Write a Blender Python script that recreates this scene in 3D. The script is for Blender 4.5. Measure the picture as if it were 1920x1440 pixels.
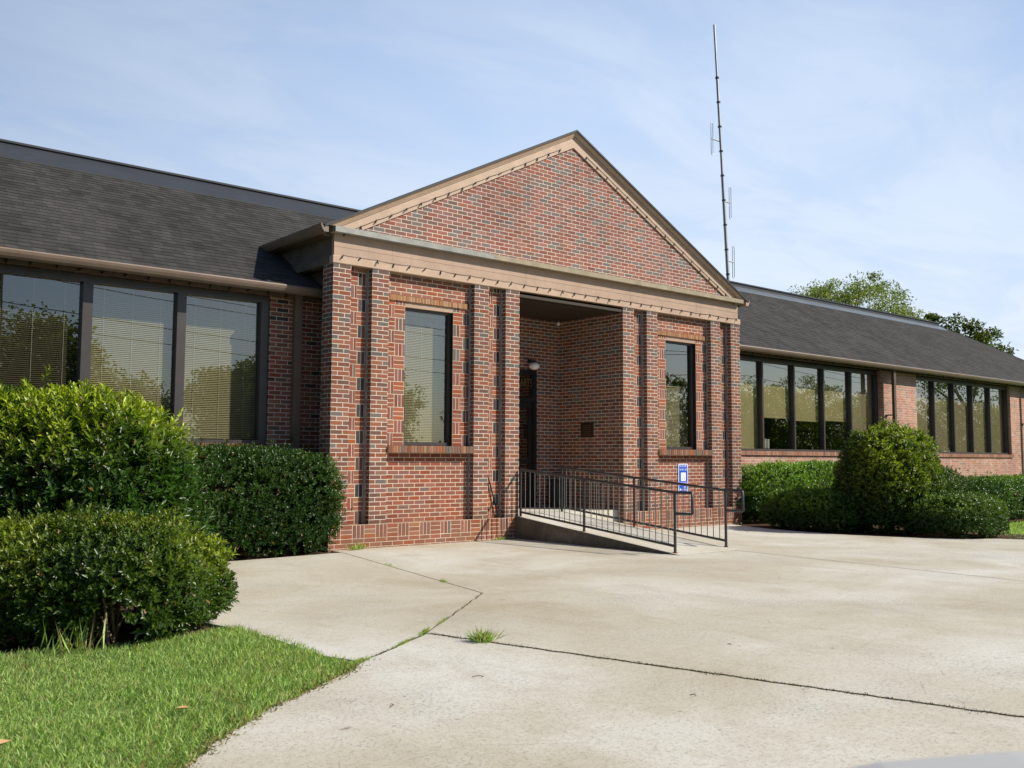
import bpy, bmesh, math, random
import numpy as np
from mathutils import Matrix, Vector
rng = np.random.default_rng(7); random.seed(7)
S = bpy.context.scene
COL = S.collection
for o in list(bpy.data.objects): bpy.data.objects.remove(o)
# ---------------------------------------------------------------- camera
CAM = Vector((-7.030, -12.490, 1.361))
yaw, pit, rol = math.radians(40.178), math.radians(4.497), math.radians(0.2525)
F = Vector((math.sin(yaw)*math.cos(pit), math.cos(yaw)*math.cos(pit), math.sin(pit)))
R = Vector((math.cos(yaw), -math.sin(yaw), 0)); U = R.cross(F)
R2 = R*math.cos(rol)+U*math.sin(rol); U2 = -R*math.sin(rol)+U*math.cos(rol)
cd = bpy.data.cameras.new('camera'); cam = bpy.data.objects.new('camera', cd); COL.objects.link(cam)
cam.matrix_world = Matrix(((R2.x, U2.x, -F.x, CAM.x), (R2.y, U2.y, -F.y, CAM.y), (R2.z, U2.z, -F.z, CAM.z), (0, 0, 0, 1)))
cd.sensor_width = 36; cd.lens = 33.40; cd.clip_start = 0.05; cd.clip_end = 2000
cd.dof.use_dof = True; cd.dof.focus_distance = 12.5; cd.dof.aperture_fstop = 5.0
S.camera = cam
# ---------------------------------------------------------------- light
SAZ, SEL = math.radians(42), math.radians(37.5)
sdir = Vector((math.sin(SAZ)*math.cos(SEL), -math.cos(SAZ)*math.cos(SEL), math.sin(SEL)))
sl = bpy.data.lights.new('sun', 'SUN'); sl.energy = 5.0; sl.angle = math.radians(0.5); sl.color = (1.0, 0.93, 0.80)
so = bpy.data.objects.new('sun', sl); COL.objects.link(so); so.rotation_euler = sdir.to_track_quat('Z', 'Y').to_euler()
S.view_settings.view_transform = 'Standard'; S.view_settings.look = 'None'
S.view_settings.exposure = 0.22; S.view_settings.gamma = 1.0
W = bpy.data.worlds.new('World'); S.world = W; W.use_nodes = True

class G:
    """small node-tree helper"""
    def __init__(s, nt): s.nt = nt; nt.nodes.clear()
    def n(s, t, **k):
        x = s.nt.nodes.new(t)
        for a, b in k.items(): setattr(x, a, b)
        return x
    def l(s, a, b): s.nt.links.new(a, b)
    def put(s, sock, v):
        if v is None: return
        if isinstance(v, bpy.types.NodeSocket): s.l(v, sock)
        else: sock.default_value = v
    def m(s, op, a, b=None, c=None, clamp=False):
        x = s.n('ShaderNodeMath', operation=op, use_clamp=clamp)
        s.put(x.inputs[0], a); s.put(x.inputs[1], b); s.put(x.inputs[2], c)
        return x.outputs[0]
    def noise(s, vec, scale, detail=3, rough=.5, dist=0, out=0):
        x = s.n('ShaderNodeTexNoise'); s.put(x.inputs['Vector'], vec)
        x.inputs['Scale'].default_value = scale; x.inputs['Detail'].default_value = detail
        x.inputs['Roughness'].default_value = rough; x.inputs['Distortion'].default_value = dist
        return x.outputs[out]
    def ramp(s, fac, pts, interp='LINEAR'):
        x = s.n('ShaderNodeValToRGB'); cr = x.color_ramp; cr.interpolation = interp
        while len(cr.elements) < len(pts): cr.elements.new(0.5)
        for e, (p, c) in zip(cr.elements, pts): e.position = p; e.color = (*c, 1) if len(c) == 3 else c
        s.put(x.inputs[0], fac); return x.outputs[0]
    def mix(s, fac, a, b, mode='MIX'):
        x = s.n('ShaderNodeMix', data_type='RGBA', blend_type=mode)
        s.put(x.inputs[0], fac)
        for k, v in ((6, a), (7, b)):
            if isinstance(v, tuple) and len(v) == 3: v = (*v, 1)
            s.put(x.inputs[k], v)
        return x.outputs[2]
    def mapping(s, vec, scale=(1, 1, 1), rot=(0, 0, 0), loc=(0, 0, 0)):
        x = s.n('ShaderNodeMapping'); s.put(x.inputs[0], vec)
        x.inputs['Scale'].default_value = scale; x.inputs['Rotation'].default_value = rot; x.inputs['Location'].default_value = loc
        return x.outputs[0]
    def bump(s, h, strength=.5, dist=.01, normal=None):
        x = s.n('ShaderNodeBump'); x.inputs['Strength'].default_value = strength; x.inputs['Distance'].default_value = dist
        s.put(x.inputs['Height'], h); s.put(x.inputs['Normal'], normal); return x.outputs[0]
    def bsdf(s, col, rough=.6, spec=.5, metal=0, normal=None, **k):
        x = s.n('ShaderNodeBsdfPrincipled')
        if isinstance(col, tuple): col = (*col, 1)
        s.put(x.inputs['Base Color'], col); s.put(x.inputs['Roughness'], rough)
        x.inputs['Specular IOR Level'].default_value = spec; x.inputs['Metallic'].default_value = metal
        s.put(x.inputs['Normal'], normal)
        for a, b in k.items(): s.put(x.inputs[a], b)
        return x.outputs[0]
    def out(s, sh):
        x = s.n('ShaderNodeOutputMaterial'); s.l(sh, x.inputs[0])

g = G(W.node_tree)
sky = g.n('ShaderNodeTexSky', sky_type='NISHITA', sun_disc=False, sun_elevation=SEL,
          sun_rotation=math.atan2(sdir.x, sdir.y), altitude=50, air_density=1.0, dust_density=1.6, ozone_density=1.4)
gen = g.n('ShaderNodeTexCoord').outputs['Generated']
# thin high cloud: a plane far overhead, sampled by view direction
sep = g.n('ShaderNodeSeparateXYZ'); g.l(gen, sep.inputs[0])
zz = g.m('ADD', g.m('MAXIMUM', sep.outputs[2], 0.0), 0.12)
cx, cy = g.m('DIVIDE', sep.outputs[0], zz), g.m('DIVIDE', sep.outputs[1], zz)
cmb = g.n('ShaderNodeCombineXYZ'); g.l(cx, cmb.inputs[0]); g.l(cy, cmb.inputs[1])
cv = g.mapping(cmb.outputs[0], scale=(0.8, 1.7, 1), rot=(0, 0, math.radians(35)), loc=(3.1, 1.7, 0))
n1 = g.noise(cv, 1.1, 7, .55, .6); n2 = g.noise(cmb.outputs[0], .45, 3, .5)
cl = g.m('ADD', g.m('MULTIPLY', n1, .6), g.m('MULTIPLY', n2, .5))
cl = g.m('MULTIPLY', g.m('SUBTRACT', cl, .40), 3.2, clamp=True)
# pale blue high haze, densest on the camera's side, kept thin elsewhere to lower the fill
fx_ = g.m('MAXIMUM', g.m('ADD', g.m('MULTIPLY', sep.outputs[0], .78), g.m('MULTIPLY', sep.outputs[1], .62)), 0.0); fx_ = g.m('MULTIPLY', fx_, fx_)
side = g.m('MULTIPLY', g.m('ADD', .08, g.m('MULTIPLY', fx_, 1.25)), .86, clamp=True)
hz = g.ramp(g.m('MULTIPLY', sep.outputs[2], 1.6, clamp=True), [(0.0, (.86, .93, 1.0)), (.30, (.68, .80, .98)), (.62, (.47, .62, .88)), (1.0, (.30, .45, .75))])
hz = g.mix(1.0, hz, (13.6, 13.6, 13.6), 'MULTIPLY')
n3 = g.noise(g.mapping(cmb.outputs[0], scale=(.8, 1.8, 1), rot=(0, 0, math.radians(-62)), loc=(1.3, .4, 0)), 1.6, 8, .62, .8)
wisp = g.m('MULTIPLY', g.m('SUBTRACT', n3, .43, clamp=True), 3.6, clamp=True)
cloudy = g.mix(g.m('ADD', g.m('MULTIPLY', cl, .30), g.m('MULTIPLY', wisp, .24), clamp=True), hz, (11.6, 12.9, 14.8))
cloudy = g.mix(g.m('MULTIPLY', g.m('SUBTRACT', .54, n3, clamp=True), 1.4, clamp=True), cloudy, (5.8, 8.8, 13.6))
skyc = g.mix(1.0, sky.outputs[0], (.84, 1.04, 1.30), 'MULTIPLY')
skyf = g.mix(side, skyc, cloudy)
bg = g.n('ShaderNodeBackground'); g.l(skyf, bg.inputs[0]); bg.inputs[1].default_value = 0.064
wo = g.n('ShaderNodeOutputWorld'); g.l(bg.outputs[0], wo.inputs[0])

# ---------------------------------------------------------------- materials
M = {}
def mat(name):
    m = bpy.data.materials.new(name); m.use_nodes = True; M[name] = m
    return G(m.node_tree)
def obj_coord(g): return g.n('ShaderNodeTexCoord').outputs['Object']
def simple(name, col, rough=.6, spec=.4, metal=0, var=.12, nscale=6, bump=0, bscale=60, streak=0):
    g = mat(name); c = g.n('ShaderNodeNewGeometry').outputs['Position']
    n = g.noise(c, nscale, 4, .6)
    lo = tuple(x*(1-var) for x in col); hi = tuple(min(1, x*(1+var)) for x in col)
    k = g.ramp(n, [(.3, lo), (.7, hi)])
    if streak:
        st = g.noise(g.mapping(c, scale=(9, 9, .6)), 1.2, 4, .6)
        k = g.mix(g.m('MULTIPLY', g.m('SUBTRACT', st, .52, clamp=True), streak), k, tuple(x*.45 for x in col))
    nm = g.bump(g.noise(c, bscale, 4, .6), bump, .01) if bump else None
    g.out(g.bsdf(k, rough, spec, metal, nm)); return M[name]

U_ = 0.0677
def brick(name, cols, mortar, offset=.5, w=3*U_, h=U_, m=.0100, dirt=.25, var=.3, chalk=.0):
    g = mat(name)
    uv = g.n('ShaderNodeUVMap', uv_map='UVMap').outputs[0]
    pos = g.n('ShaderNodeNewGeometry').outputs['Position']
    wob = g.noise(pos, 14, 2, .5, out=1)
    va = g.n('ShaderNodeVectorMath', operation='SUBTRACT'); g.l(wob, va.inputs[0]); va.inputs[1].default_value = (.5, .5, .5)
    vb = g.n('ShaderNodeVectorMath', operation='SCALE'); g.l(va.outputs[0], vb.inputs[0]); vb.inputs['Scale'].default_value = .006
    vc = g.n('ShaderNodeVectorMath', operation='ADD'); g.l(uv, vc.inputs[0]); g.l(vb.outputs[0], vc.inputs[1])
    s = g.n('ShaderNodeSeparateXYZ'); g.l(vc.outputs[0], s.inputs[0])
    vv = g.m('DIVIDE', s.outputs[1], h); row = g.m('FLOOR', vv)
    sh = g.m('MULTIPLY', g.m('FLOORED_MODULO', row, 2.0), offset)
    uu = g.m('ADD', g.m('DIVIDE', s.outputs[0], w), sh); colm = g.m('FLOOR', uu)
    fx = g.m('MULTIPLY', g.m('SUBTRACT', uu, colm), w); fy = g.m('MULTIPLY', g.m('SUBTRACT', vv, row), h)
    d = g.m('MINIMUM', g.m('MINIMUM', fx, g.m('SUBTRACT', w, fx)), g.m('MINIMUM', fy, g.m('SUBTRACT', h, fy)))
    mr = g.n('ShaderNodeMapRange', interpolation_type='SMOOTHSTEP'); g.l(d, mr.inputs[0])
    mr.inputs[1].default_value = m/2-.0015; mr.inputs[2].default_value = m/2+.0015
    mask = mr.outputs[0]
    cb = g.n('ShaderNodeCombineXYZ'); g.l(colm, cb.inputs[0]); g.l(row, cb.inputs[1])
    wn = g.n('ShaderNodeTexWhiteNoise', noise_dimensions='3D'); g.l(cb.outputs[0], wn.inputs[0])
    tot = sum(c[0] for c in cols); acc = 0; pts = []
    for wgt, c in cols: pts.append((acc/tot, c)); acc += wgt
    bc = g.ramp(wn.outputs[0], pts, 'CONSTANT')
    sc = g.n('ShaderNodeSeparateColor'); g.l(wn.outputs[1], sc.inputs[0])
    hv = g.n('ShaderNodeHueSaturation'); g.l(bc, hv.inputs['Color'])
    g.l(g.m('ADD', 1-var/2, g.m('MULTIPLY', sc.outputs[1], var)), hv.inputs['Value'])
    g.l(g.m('ADD', .85, g.m('MULTIPLY', sc.outputs[2], .3)), hv.inputs['Saturation'])
    fine = g.noise(pos, 90, 4, .7); big = g.noise(pos, 1.1, 5, .6)
    bcol = g.mix(g.m('MULTIPLY', g.m('SUBTRACT', fine, .45, clamp=True), 1.6), hv.outputs[0], tuple(x*.35 for x in cols[0][1]))
    if chalk:
        ck = g.noise(pos, 3.2, 6, .72)
        bcol = g.mix(g.m('MULTIPLY', g.m('SUBTRACT', ck, .52, clamp=True), chalk*3), bcol, (.55, .50, .45))
    mcol = g.mix(fine, tuple(x*.82 for x in mortar), tuple(min(1, x*1.12) for x in mortar))
    mcol = g.mix(g.m('MULTIPLY', g.m('SUBTRACT', g.noise(pos, 2.3, 6, .7), .42, clamp=True), 2.2, clamp=True), mcol, tuple(x*.68 for x in mortar))
    c = g.mix(mask, mcol, bcol)
    c = g.mix(g.m('MULTIPLY', g.m('SUBTRACT', big, .5, clamp=True), dirt*2), c, (.09, .06, .045))
    sz_ = g.n('ShaderNodeSeparateXYZ'); g.l(pos, sz_.inputs[0])
    gm = g.m('MULTIPLY', g.m('SUBTRACT', 1.0, g.m('DIVIDE', sz_.outputs[2], .55), clamp=True), g.m('MULTIPLY', g.m('SUBTRACT', g.noise(pos, 3.5, 5, .65), .35, clamp=True), 2.2), clamp=True)
    c = g.mix(gm, c, (.20, .11, .06))
    vs = g.noise(g.mapping(pos, scale=(5, 5, .35)), 1.0, 5, .6); c = g.mix(g.m('MULTIPLY', g.m('SUBTRACT', vs, .54, clamp=True), 1.6), c, (.10, .07, .055))
    drift = g.noise(pos, .55, 4, .6); c = g.mix(1.0, c, g.ramp(drift, [(.30, (.80, .76, .74)), (.5, (1.0, 1.0, 1.0)), (.70, (1.14, 1.10, 1.02))]), 'MULTIPLY')
    hgt = g.m('ADD', g.m('MULTIPLY', mask, 1.0), g.m('MULTIPLY', fine, .25))
    g.out(g.bsdf(c, .85, .25, 0, g.bump(hgt, .7, .006)))
    return M[name]
RED = (.265, .108, .066); RED2 = (.205, .082, .053); BRN = (.145, .080, .062); GRY = (.140, .122, .112); SLT = (.044, .040, .044)
MOR = (.72, .66, .56)
brick('brick_pilaster', [(4, RED), (3, RED2), (2.2, BRN), (2, GRY), (.7, (.20, .08, .065))], MOR, chalk=.05)
brick('brick_panel', [(5, (.27, .092, .060)), (3, (.225, .078, .053)), (1, (.22, .09, .07)), (.4, (.18, .11, .10))], (.74, .64, .48), chalk=.08, var=.25)
brick('brick_gable', [(4, (.27, .110, .085)), (3, (.22, .092, .072)), (1.5, (.18, .105, .09)), (1.6, (.155, .135, .130))], (.74, .66, .58), chalk=.12)
brick('brick_wing', [(4, RED), (3, (.24, .075, .05)), (2, RED2), (1.3, BRN), (.7, SLT)], (.66, .58, .48), chalk=.05)
brick('brick_wing_pink_glare', [(4, (.48, .25, .18)), (3, (.42, .21, .155)), (2, (.50, .29, .215)), (1, (.34, .225, .19))], (.68, .57, .48), chalk=.15, var=.2)  # pinkish brick made paler: glare and haze put into its colour
brick('brick_stack', [(4, (.31, .105, .062)), (3, (.25, .085, .056)), (2, (.22, .085, .062)), (.5, (.30, .14, .08))], (.68, .58, .42), offset=0, chalk=.1, var=.25)
brick('brick_upright_red', [(4, (.24, .09, .07)), (2, (.19, .08, .07)), (1, GRY)], (.68, .60, .46), offset=0, w=3*U_, h=U_, var=.3)
brick('brick_upright_slate', [(4, SLT), (3, (.10, .062, .060)), (2.5, (.17, .07, .055)), (.6, (.11, .10, .10))], (.60, .54, .45), offset=0, var=.4)
brick('brick_sill', [(4, (.27, .115, .070)), (2, (.22, .10, .065)), (2, (.30, .17, .10)), (.6, GRY)], (.50, .36, .22), offset=0, w=.203, h=.0655, m=.008, var=.35, dirt=.4)
brick('brick_sill_pink', [(4, (.36, .18, .12)), (2, (.30, .15, .10)), (2, (.40, .22, .15))], (.50, .38, .28), offset=0, w=.203, h=.0655, m=.008, var=.25)
brick('brick_lintel', [(4, (.33, .155, .08)), (2, (.28, .13, .07)), (2, (.35, .19, .10))], (.70, .60, .42), offset=0, w=.203, h=.0655, m=.010, var=.25)
simple('tan_paint', (.385, .265, .195), .55, .35, var=.10, nscale=3, bump=.15, bscale=25, streak=.9)
simple('tan_paint_low', (.43, .30, .215), .5, .4, var=.12, nscale=4, bump=.15, bscale=25)
simple('side_board_shaded', (.13, .105, .085), .7, .2, var=.25, nscale=4, streak=.6)  # weathered side boards; the beam side's shade is also in this dark tone
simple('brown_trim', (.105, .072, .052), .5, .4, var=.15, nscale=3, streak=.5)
simple('gutter_paint', (.175, .125, .095), .38, .5, var=.12, nscale=3, streak=.8)
simple('dark_frame', (.050, .042, .040), .35, .5, var=.15, nscale=5)
simple('black_frame', (.012, .012, .013), .3, .5, var=.1)
simple('ledge_grey', (.27, .27, .25), .6, .3, var=.25, nscale=5, bump=.2, bscale=30)
simple('ledge_olive', (.29, .24, .165), .6, .3, var=.2, nscale=5, bump=.2, bscale=30)
simple('rail_metal', (.035, .036, .040), .33, .6, var=.2, nscale=12, bump=.08, bscale=80)
simple('rust', (.25, .075, .03), .9, .1, var=.4, nscale=30)
simple('baluster_metal', (.16, .155, .14), .35, .6, var=.2, nscale=12)
simple('wire_black', (.015, .014, .013), .5, .4)
simple('mast_metal', (.42, .42, .42), .4, .5, metal=.6, var=.15, nscale=2)
simple('flashing', (.20, .225, .25), .36, .5, metal=.55, var=.12, nscale=1.5)
simple('flashing_dark', (.034, .038, .046), .6, .3, metal=0, var=.12, nscale=1.5)
simple('caulk_grey', (.26, .26, .25), .7, .3, var=.3, nscale=10)
simple('white_glass', (.80, .78, .78), .15, .5, var=.02)
simple('bronze', (.035, .022, .014), .4, .5, metal=.3, var=.3, nscale=20, bump=.3, bscale=60)
simple('bin_dark', (.022, .025, .032), .4, .5)
simple('sign_blue', (.012, .09, .56), .35, .5, var=.03)
simple('sign_white', (.80, .82, .86), .35, .5, var=.02)
simple('sign_grey', (.45, .47, .50), .4, .5, var=.02)
simple('letter_gold', (.16, .11, .05), .4, .5, metal=.3)
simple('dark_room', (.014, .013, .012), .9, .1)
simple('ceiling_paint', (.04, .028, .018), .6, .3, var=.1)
simple('bark', (.12, .085, .06), .9, .1, var=.35, nscale=14, bump=.6, bscale=40)
simple('twig', (.20, .145, .10), .85, .1, var=.35, nscale=18)
simple('dry_leaf', (.48, .30, .14), .8, .2, var=.3, nscale=30)
simple('shade_cloth', (.56, .51, .33), .9, .1, var=.05, nscale=2)
simple('shade_brown', (.46, .41, .30), .9, .1, var=.05, nscale=2)
simple('slat_cream', (.43, .40, .27), .5, .35, var=.04, nscale=2)
simple('slat_unlit', (.085, .078, .055), .5, .35, var=.04, nscale=2)  # cream slats darkened: the lack of sun is put into the colour
simple('cord_white', (.7, .7, .66), .6)
simple('car_paint', (.44, .43, .41), .5, .5, metal=0, var=.03)
simple('rubber', (.02, .02, .02), .8, .2)
simple('asphalt', (.05, .05, .052), .9, .2, var=.25, nscale=3, bump=.4, bscale=90)
simple('pole_wood', (.16, .13, .10), .85, .1, var=.2)
# tinted reflective glass
g = mat('window_glass')
geo = g.n('ShaderNodeNewGeometry'); dt_ = g.n('ShaderNodeVectorMath', operation='DOT_PRODUCT'); g.l(geo.outputs['Normal'], dt_.inputs[0]); g.l(geo.outputs['Incoming'], dt_.inputs[1])
fz = g.m('POWER', g.m('SUBTRACT', 1.0, g.m('ABSOLUTE', dt_.outputs['Value'])), 2.6)
fac = g.m('ADD', .18, g.m('MULTIPLY', fz, 1.0), clamp=True)
tr = g.n('ShaderNodeBsdfTransparent'); tr.inputs[0].default_value = (.70, .69, .61, 1)
gl = g.n('ShaderNodeBsdfGlossy'); gl.inputs[0].default_value = (1.0, .95, .86, 1); gl.inputs['Roughness'].default_value = .004
wpos = g.n('ShaderNodeNewGeometry').outputs['Position']
g.l(g.bump(g.noise(wpos, .9, 1, .4), .012, .05), gl.inputs['Normal'])
mx = g.n('ShaderNodeMixShader'); g.l(fac, mx.inputs[0]); g.l(tr.outputs[0], mx.inputs[1]); g.l(gl.outputs[0], mx.inputs[2])
g.out(mx.outputs[0])
# concrete
g = mat('concrete'); p = g.n('ShaderNodeNewGeometry').outputs['Position']
a = g.noise(p, .35, 6, .62, .4); b = g.noise(g.mapping(p, scale=(1, .45, 1), rot=(0, 0, .6)), 1.8, 7, .65, .3); f = g.noise(p, 160, 3, .7); ag = g.noise(p, 45, 4, .75)
c = g.ramp(a, [(.30, (.41, .355, .255)), (.47, (.51, .465, .37)), (.64, (.62, .595, .53))])
c = g.mix(g.m('MULTIPLY', g.m('SUBTRACT', b, .52, clamp=True), 2.0), c, (.34, .27, .18))
md = g.noise(p, 14, 8, .78, .3); c = g.mix(g.m('MULTIPLY', g.m('SUBTRACT', md, .5, clamp=True), 1.6), c, (.30, .26, .20)); c = g.mix(g.m('MULTIPLY', g.m('SUBTRACT', .47, md, clamp=True), 1.4), c, (.66, .64, .60))
st2 = g.noise(g.mapping(p, scale=(.5, 1.4, 1), rot=(0, 0, .35)), 2.6, 8, .72, .8)
c = g.mix(g.m('MULTIPLY', g.m('SUBTRACT', st2, .58, clamp=True), 1.3), c, (.28, .235, .17))
c = g.mix(g.m('MULTIPLY', g.m('SUBTRACT', .42, st2, clamp=True), 2.0), c, (.60, .58, .53))
worn = g.m('MULTIPLY', g.m('SUBTRACT', g.noise(p, .55, 5, .7, .2), .52, clamp=True), 6, clamp=True)
pits = g.m('MULTIPLY', g.m('SUBTRACT', ag, .54, clamp=True), 12, clamp=True)
c = g.mix(g.m('MULTIPLY', worn, .35), c, (.50, .49, .46))
c = g.mix(g.m('MULTIPLY', g.m('MULTIPLY', worn, pits), .85), c, (.13, .125, .12))
c = g.mix(g.m('MULTIPLY', pits, .36), c, (.16, .13, .095))
c = g.mix(g.m('MULTIPLY', g.m('SUBTRACT', f, .5, clamp=True), .9), c, (.22, .19, .15))
vz = g.n('ShaderNodeTexVoronoi', feature='DISTANCE_TO_EDGE'); g.l(g.mapping(p, scale=(.28, .28, .28)), vz.inputs['Vector'])
vd = g.m('ADD', vz.outputs[0], g.m('MULTIPLY', g.m('SUBTRACT', g.noise(p, 2.5, 6, .7), .5), .06))
ck = g.m('LESS_THAN', g.m('ABSOLUTE', vd), .0009); c = g.mix(g.m('MULTIPLY', ck, g.m('MULTIPLY', g.m('SUBTRACT', g.noise(p, .6, 2, .5), .45, clamp=True), 5, clamp=True)), c, (.16, .13, .10))
sp = g.noise(p, 9, 2, .5); c = g.mix(g.m('MULTIPLY', g.m('SUBTRACT', sp, .70, clamp=True), 8, clamp=True), c, (.17, .12, .08))
hh = g.m('ADD', g.m('MULTIPLY', f, .4), g.m('MULTIPLY', pits, -.6))
g.out(g.bsdf(c, .82, .3, 0, g.bump(hh, .35, .006)))
g = mat('concrete_stained_shaded'); p = g.n('ShaderNodeNewGeometry').outputs['Position']
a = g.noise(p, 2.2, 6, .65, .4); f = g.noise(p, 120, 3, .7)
c = g.ramp(a, [(.3, (.06, .05, .04)), (.55, (.14, .12, .09)), (.72, (.25, .22, .17))])  # stain colours, darkened further to carry the ramp side's shade
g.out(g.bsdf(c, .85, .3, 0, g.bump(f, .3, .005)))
simple('soil', (.065, .045, .03), .95, .1, var=.45, nscale=9, bump=.8, bscale=30)
simple('mulch', (.075, .045, .028), .95, .1, var=.6, nscale=28, bump=1, bscale=50)
g = mat('turf'); p = g.n('ShaderNodeNewGeometry').outputs['Position']
c = g.ramp(g.noise(p, .9, 6, .7), [(.3, (.09, .14, .035)), (.55, (.15, .24, .055)), (.75, (.22, .30, .09))])
c = g.mix(g.m('MULTIPLY', g.noise(p, 60, 3, .7), .5), c, (.05, .07, .02))
g.out(g.bsdf(c, .9, .1, 0, g.bump(g.noise(p, 60, 3, .7), .6, .03)))
# shingles : colour per tab from uv cells
def shingle(name, dark, light):
    g = mat(name); uv = g.n('ShaderNodeUVMap', uv_map='UVMap').outputs[0]
    s = g.n('ShaderNodeSeparateXYZ'); g.l(uv, s.inputs[0])
    row = g.m('FLOOR', g.m('DIVIDE', s.outputs[1], .14))
    cb0 = g.n('ShaderNodeCombineXYZ'); g.l(row, cb0.inputs[0]); w0 = g.n('ShaderNodeTexWhiteNoise'); g.l(cb0.outputs[0], w0.inputs[0])
    uu = g.m('ADD', g.m('DIVIDE', s.outputs[0], .16), g.m('MULTIPLY', w0.outputs[0], 7.3)); colm = g.m('FLOOR', uu)
    cb = g.n('ShaderNodeCombineXYZ'); g.l(colm, cb.inputs[0]); g.l(row, cb.inputs[1])
    wn = g.n('ShaderNodeTexWhiteNoise'); g.l(cb.outputs[0], wn.inputs[0])
    pos = g.n('ShaderNodeNewGeometry').outputs['Position']
    st = g.noise(g.mapping(uv, scale=(.9, .22, 1)), 1.0, 6, .6, .3)
    bl_ = g.noise(uv, 2.2, 5, .6)
    k = g.m('ADD', g.m('MULTIPLY', wn.outputs[0], .26), g.m('ADD', g.m('MULTIPLY', st, .61), g.m('MULTIPLY', bl_, .62)))
    k = g.m('SUBTRACT', k, .22)
    c = g.ramp(k, [(.28, dark), (.78, light)])
    fr = g.m('SUBTRACT', uu, colm); edge = g.m('LESS_THAN', g.m('MINIMUM', fr, g.m('SUBTRACT', 1.0, fr)), .03)
    c = g.mix(g.m('MULTIPLY', edge, .5), c, tuple(x*.3 for x in dark))
    gr = g.noise(pos, 220, 2, .6)
    c = g.mix(g.m('MULTIPLY', gr, .25), c, tuple(x*1.7 for x in light))
    g.out(g.bsdf(c, .9, .25, 0, g.bump(g.m('ADD', gr, g.m('MULTIPLY', wn.outputs[0], 1.2)), .5, .006)))
shingle('shingle_roof', (.0115, .0110, .0105), (.062, .058, .054))
# leaves
def leafmat(name, trans=.3, rough=.38, spec=.5):
    g = mat(name); at = g.n('ShaderNodeAttribute', attribute_name='leafcol').outputs[0]
    pb = g.n('ShaderNodeBsdfPrincipled'); g.l(at, pb.inputs['Base Color']); pb.inputs['Roughness'].default_value = rough
    pb.inputs['Specular IOR Level'].default_value = spec
    tl = g.n('ShaderNodeBsdfTranslucent'); g.l(g.mix(1.0, at, (1.5, 1.7, .6), 'MULTIPLY'), tl.inputs[0])
    mx = g.n('ShaderNodeMixShader'); mx.inputs[0].default_value = trans
    g.l(pb.outputs[0], mx.inputs[1]); g.l(tl.outputs[0], mx.inputs[2]); g.out(mx.outputs[0])
leafmat('leaf_glossy', .30, .36, .5); leafmat('leaf_soft', .35, .5, .35); leafmat('grass_blade', .42, .5, .3)

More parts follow.
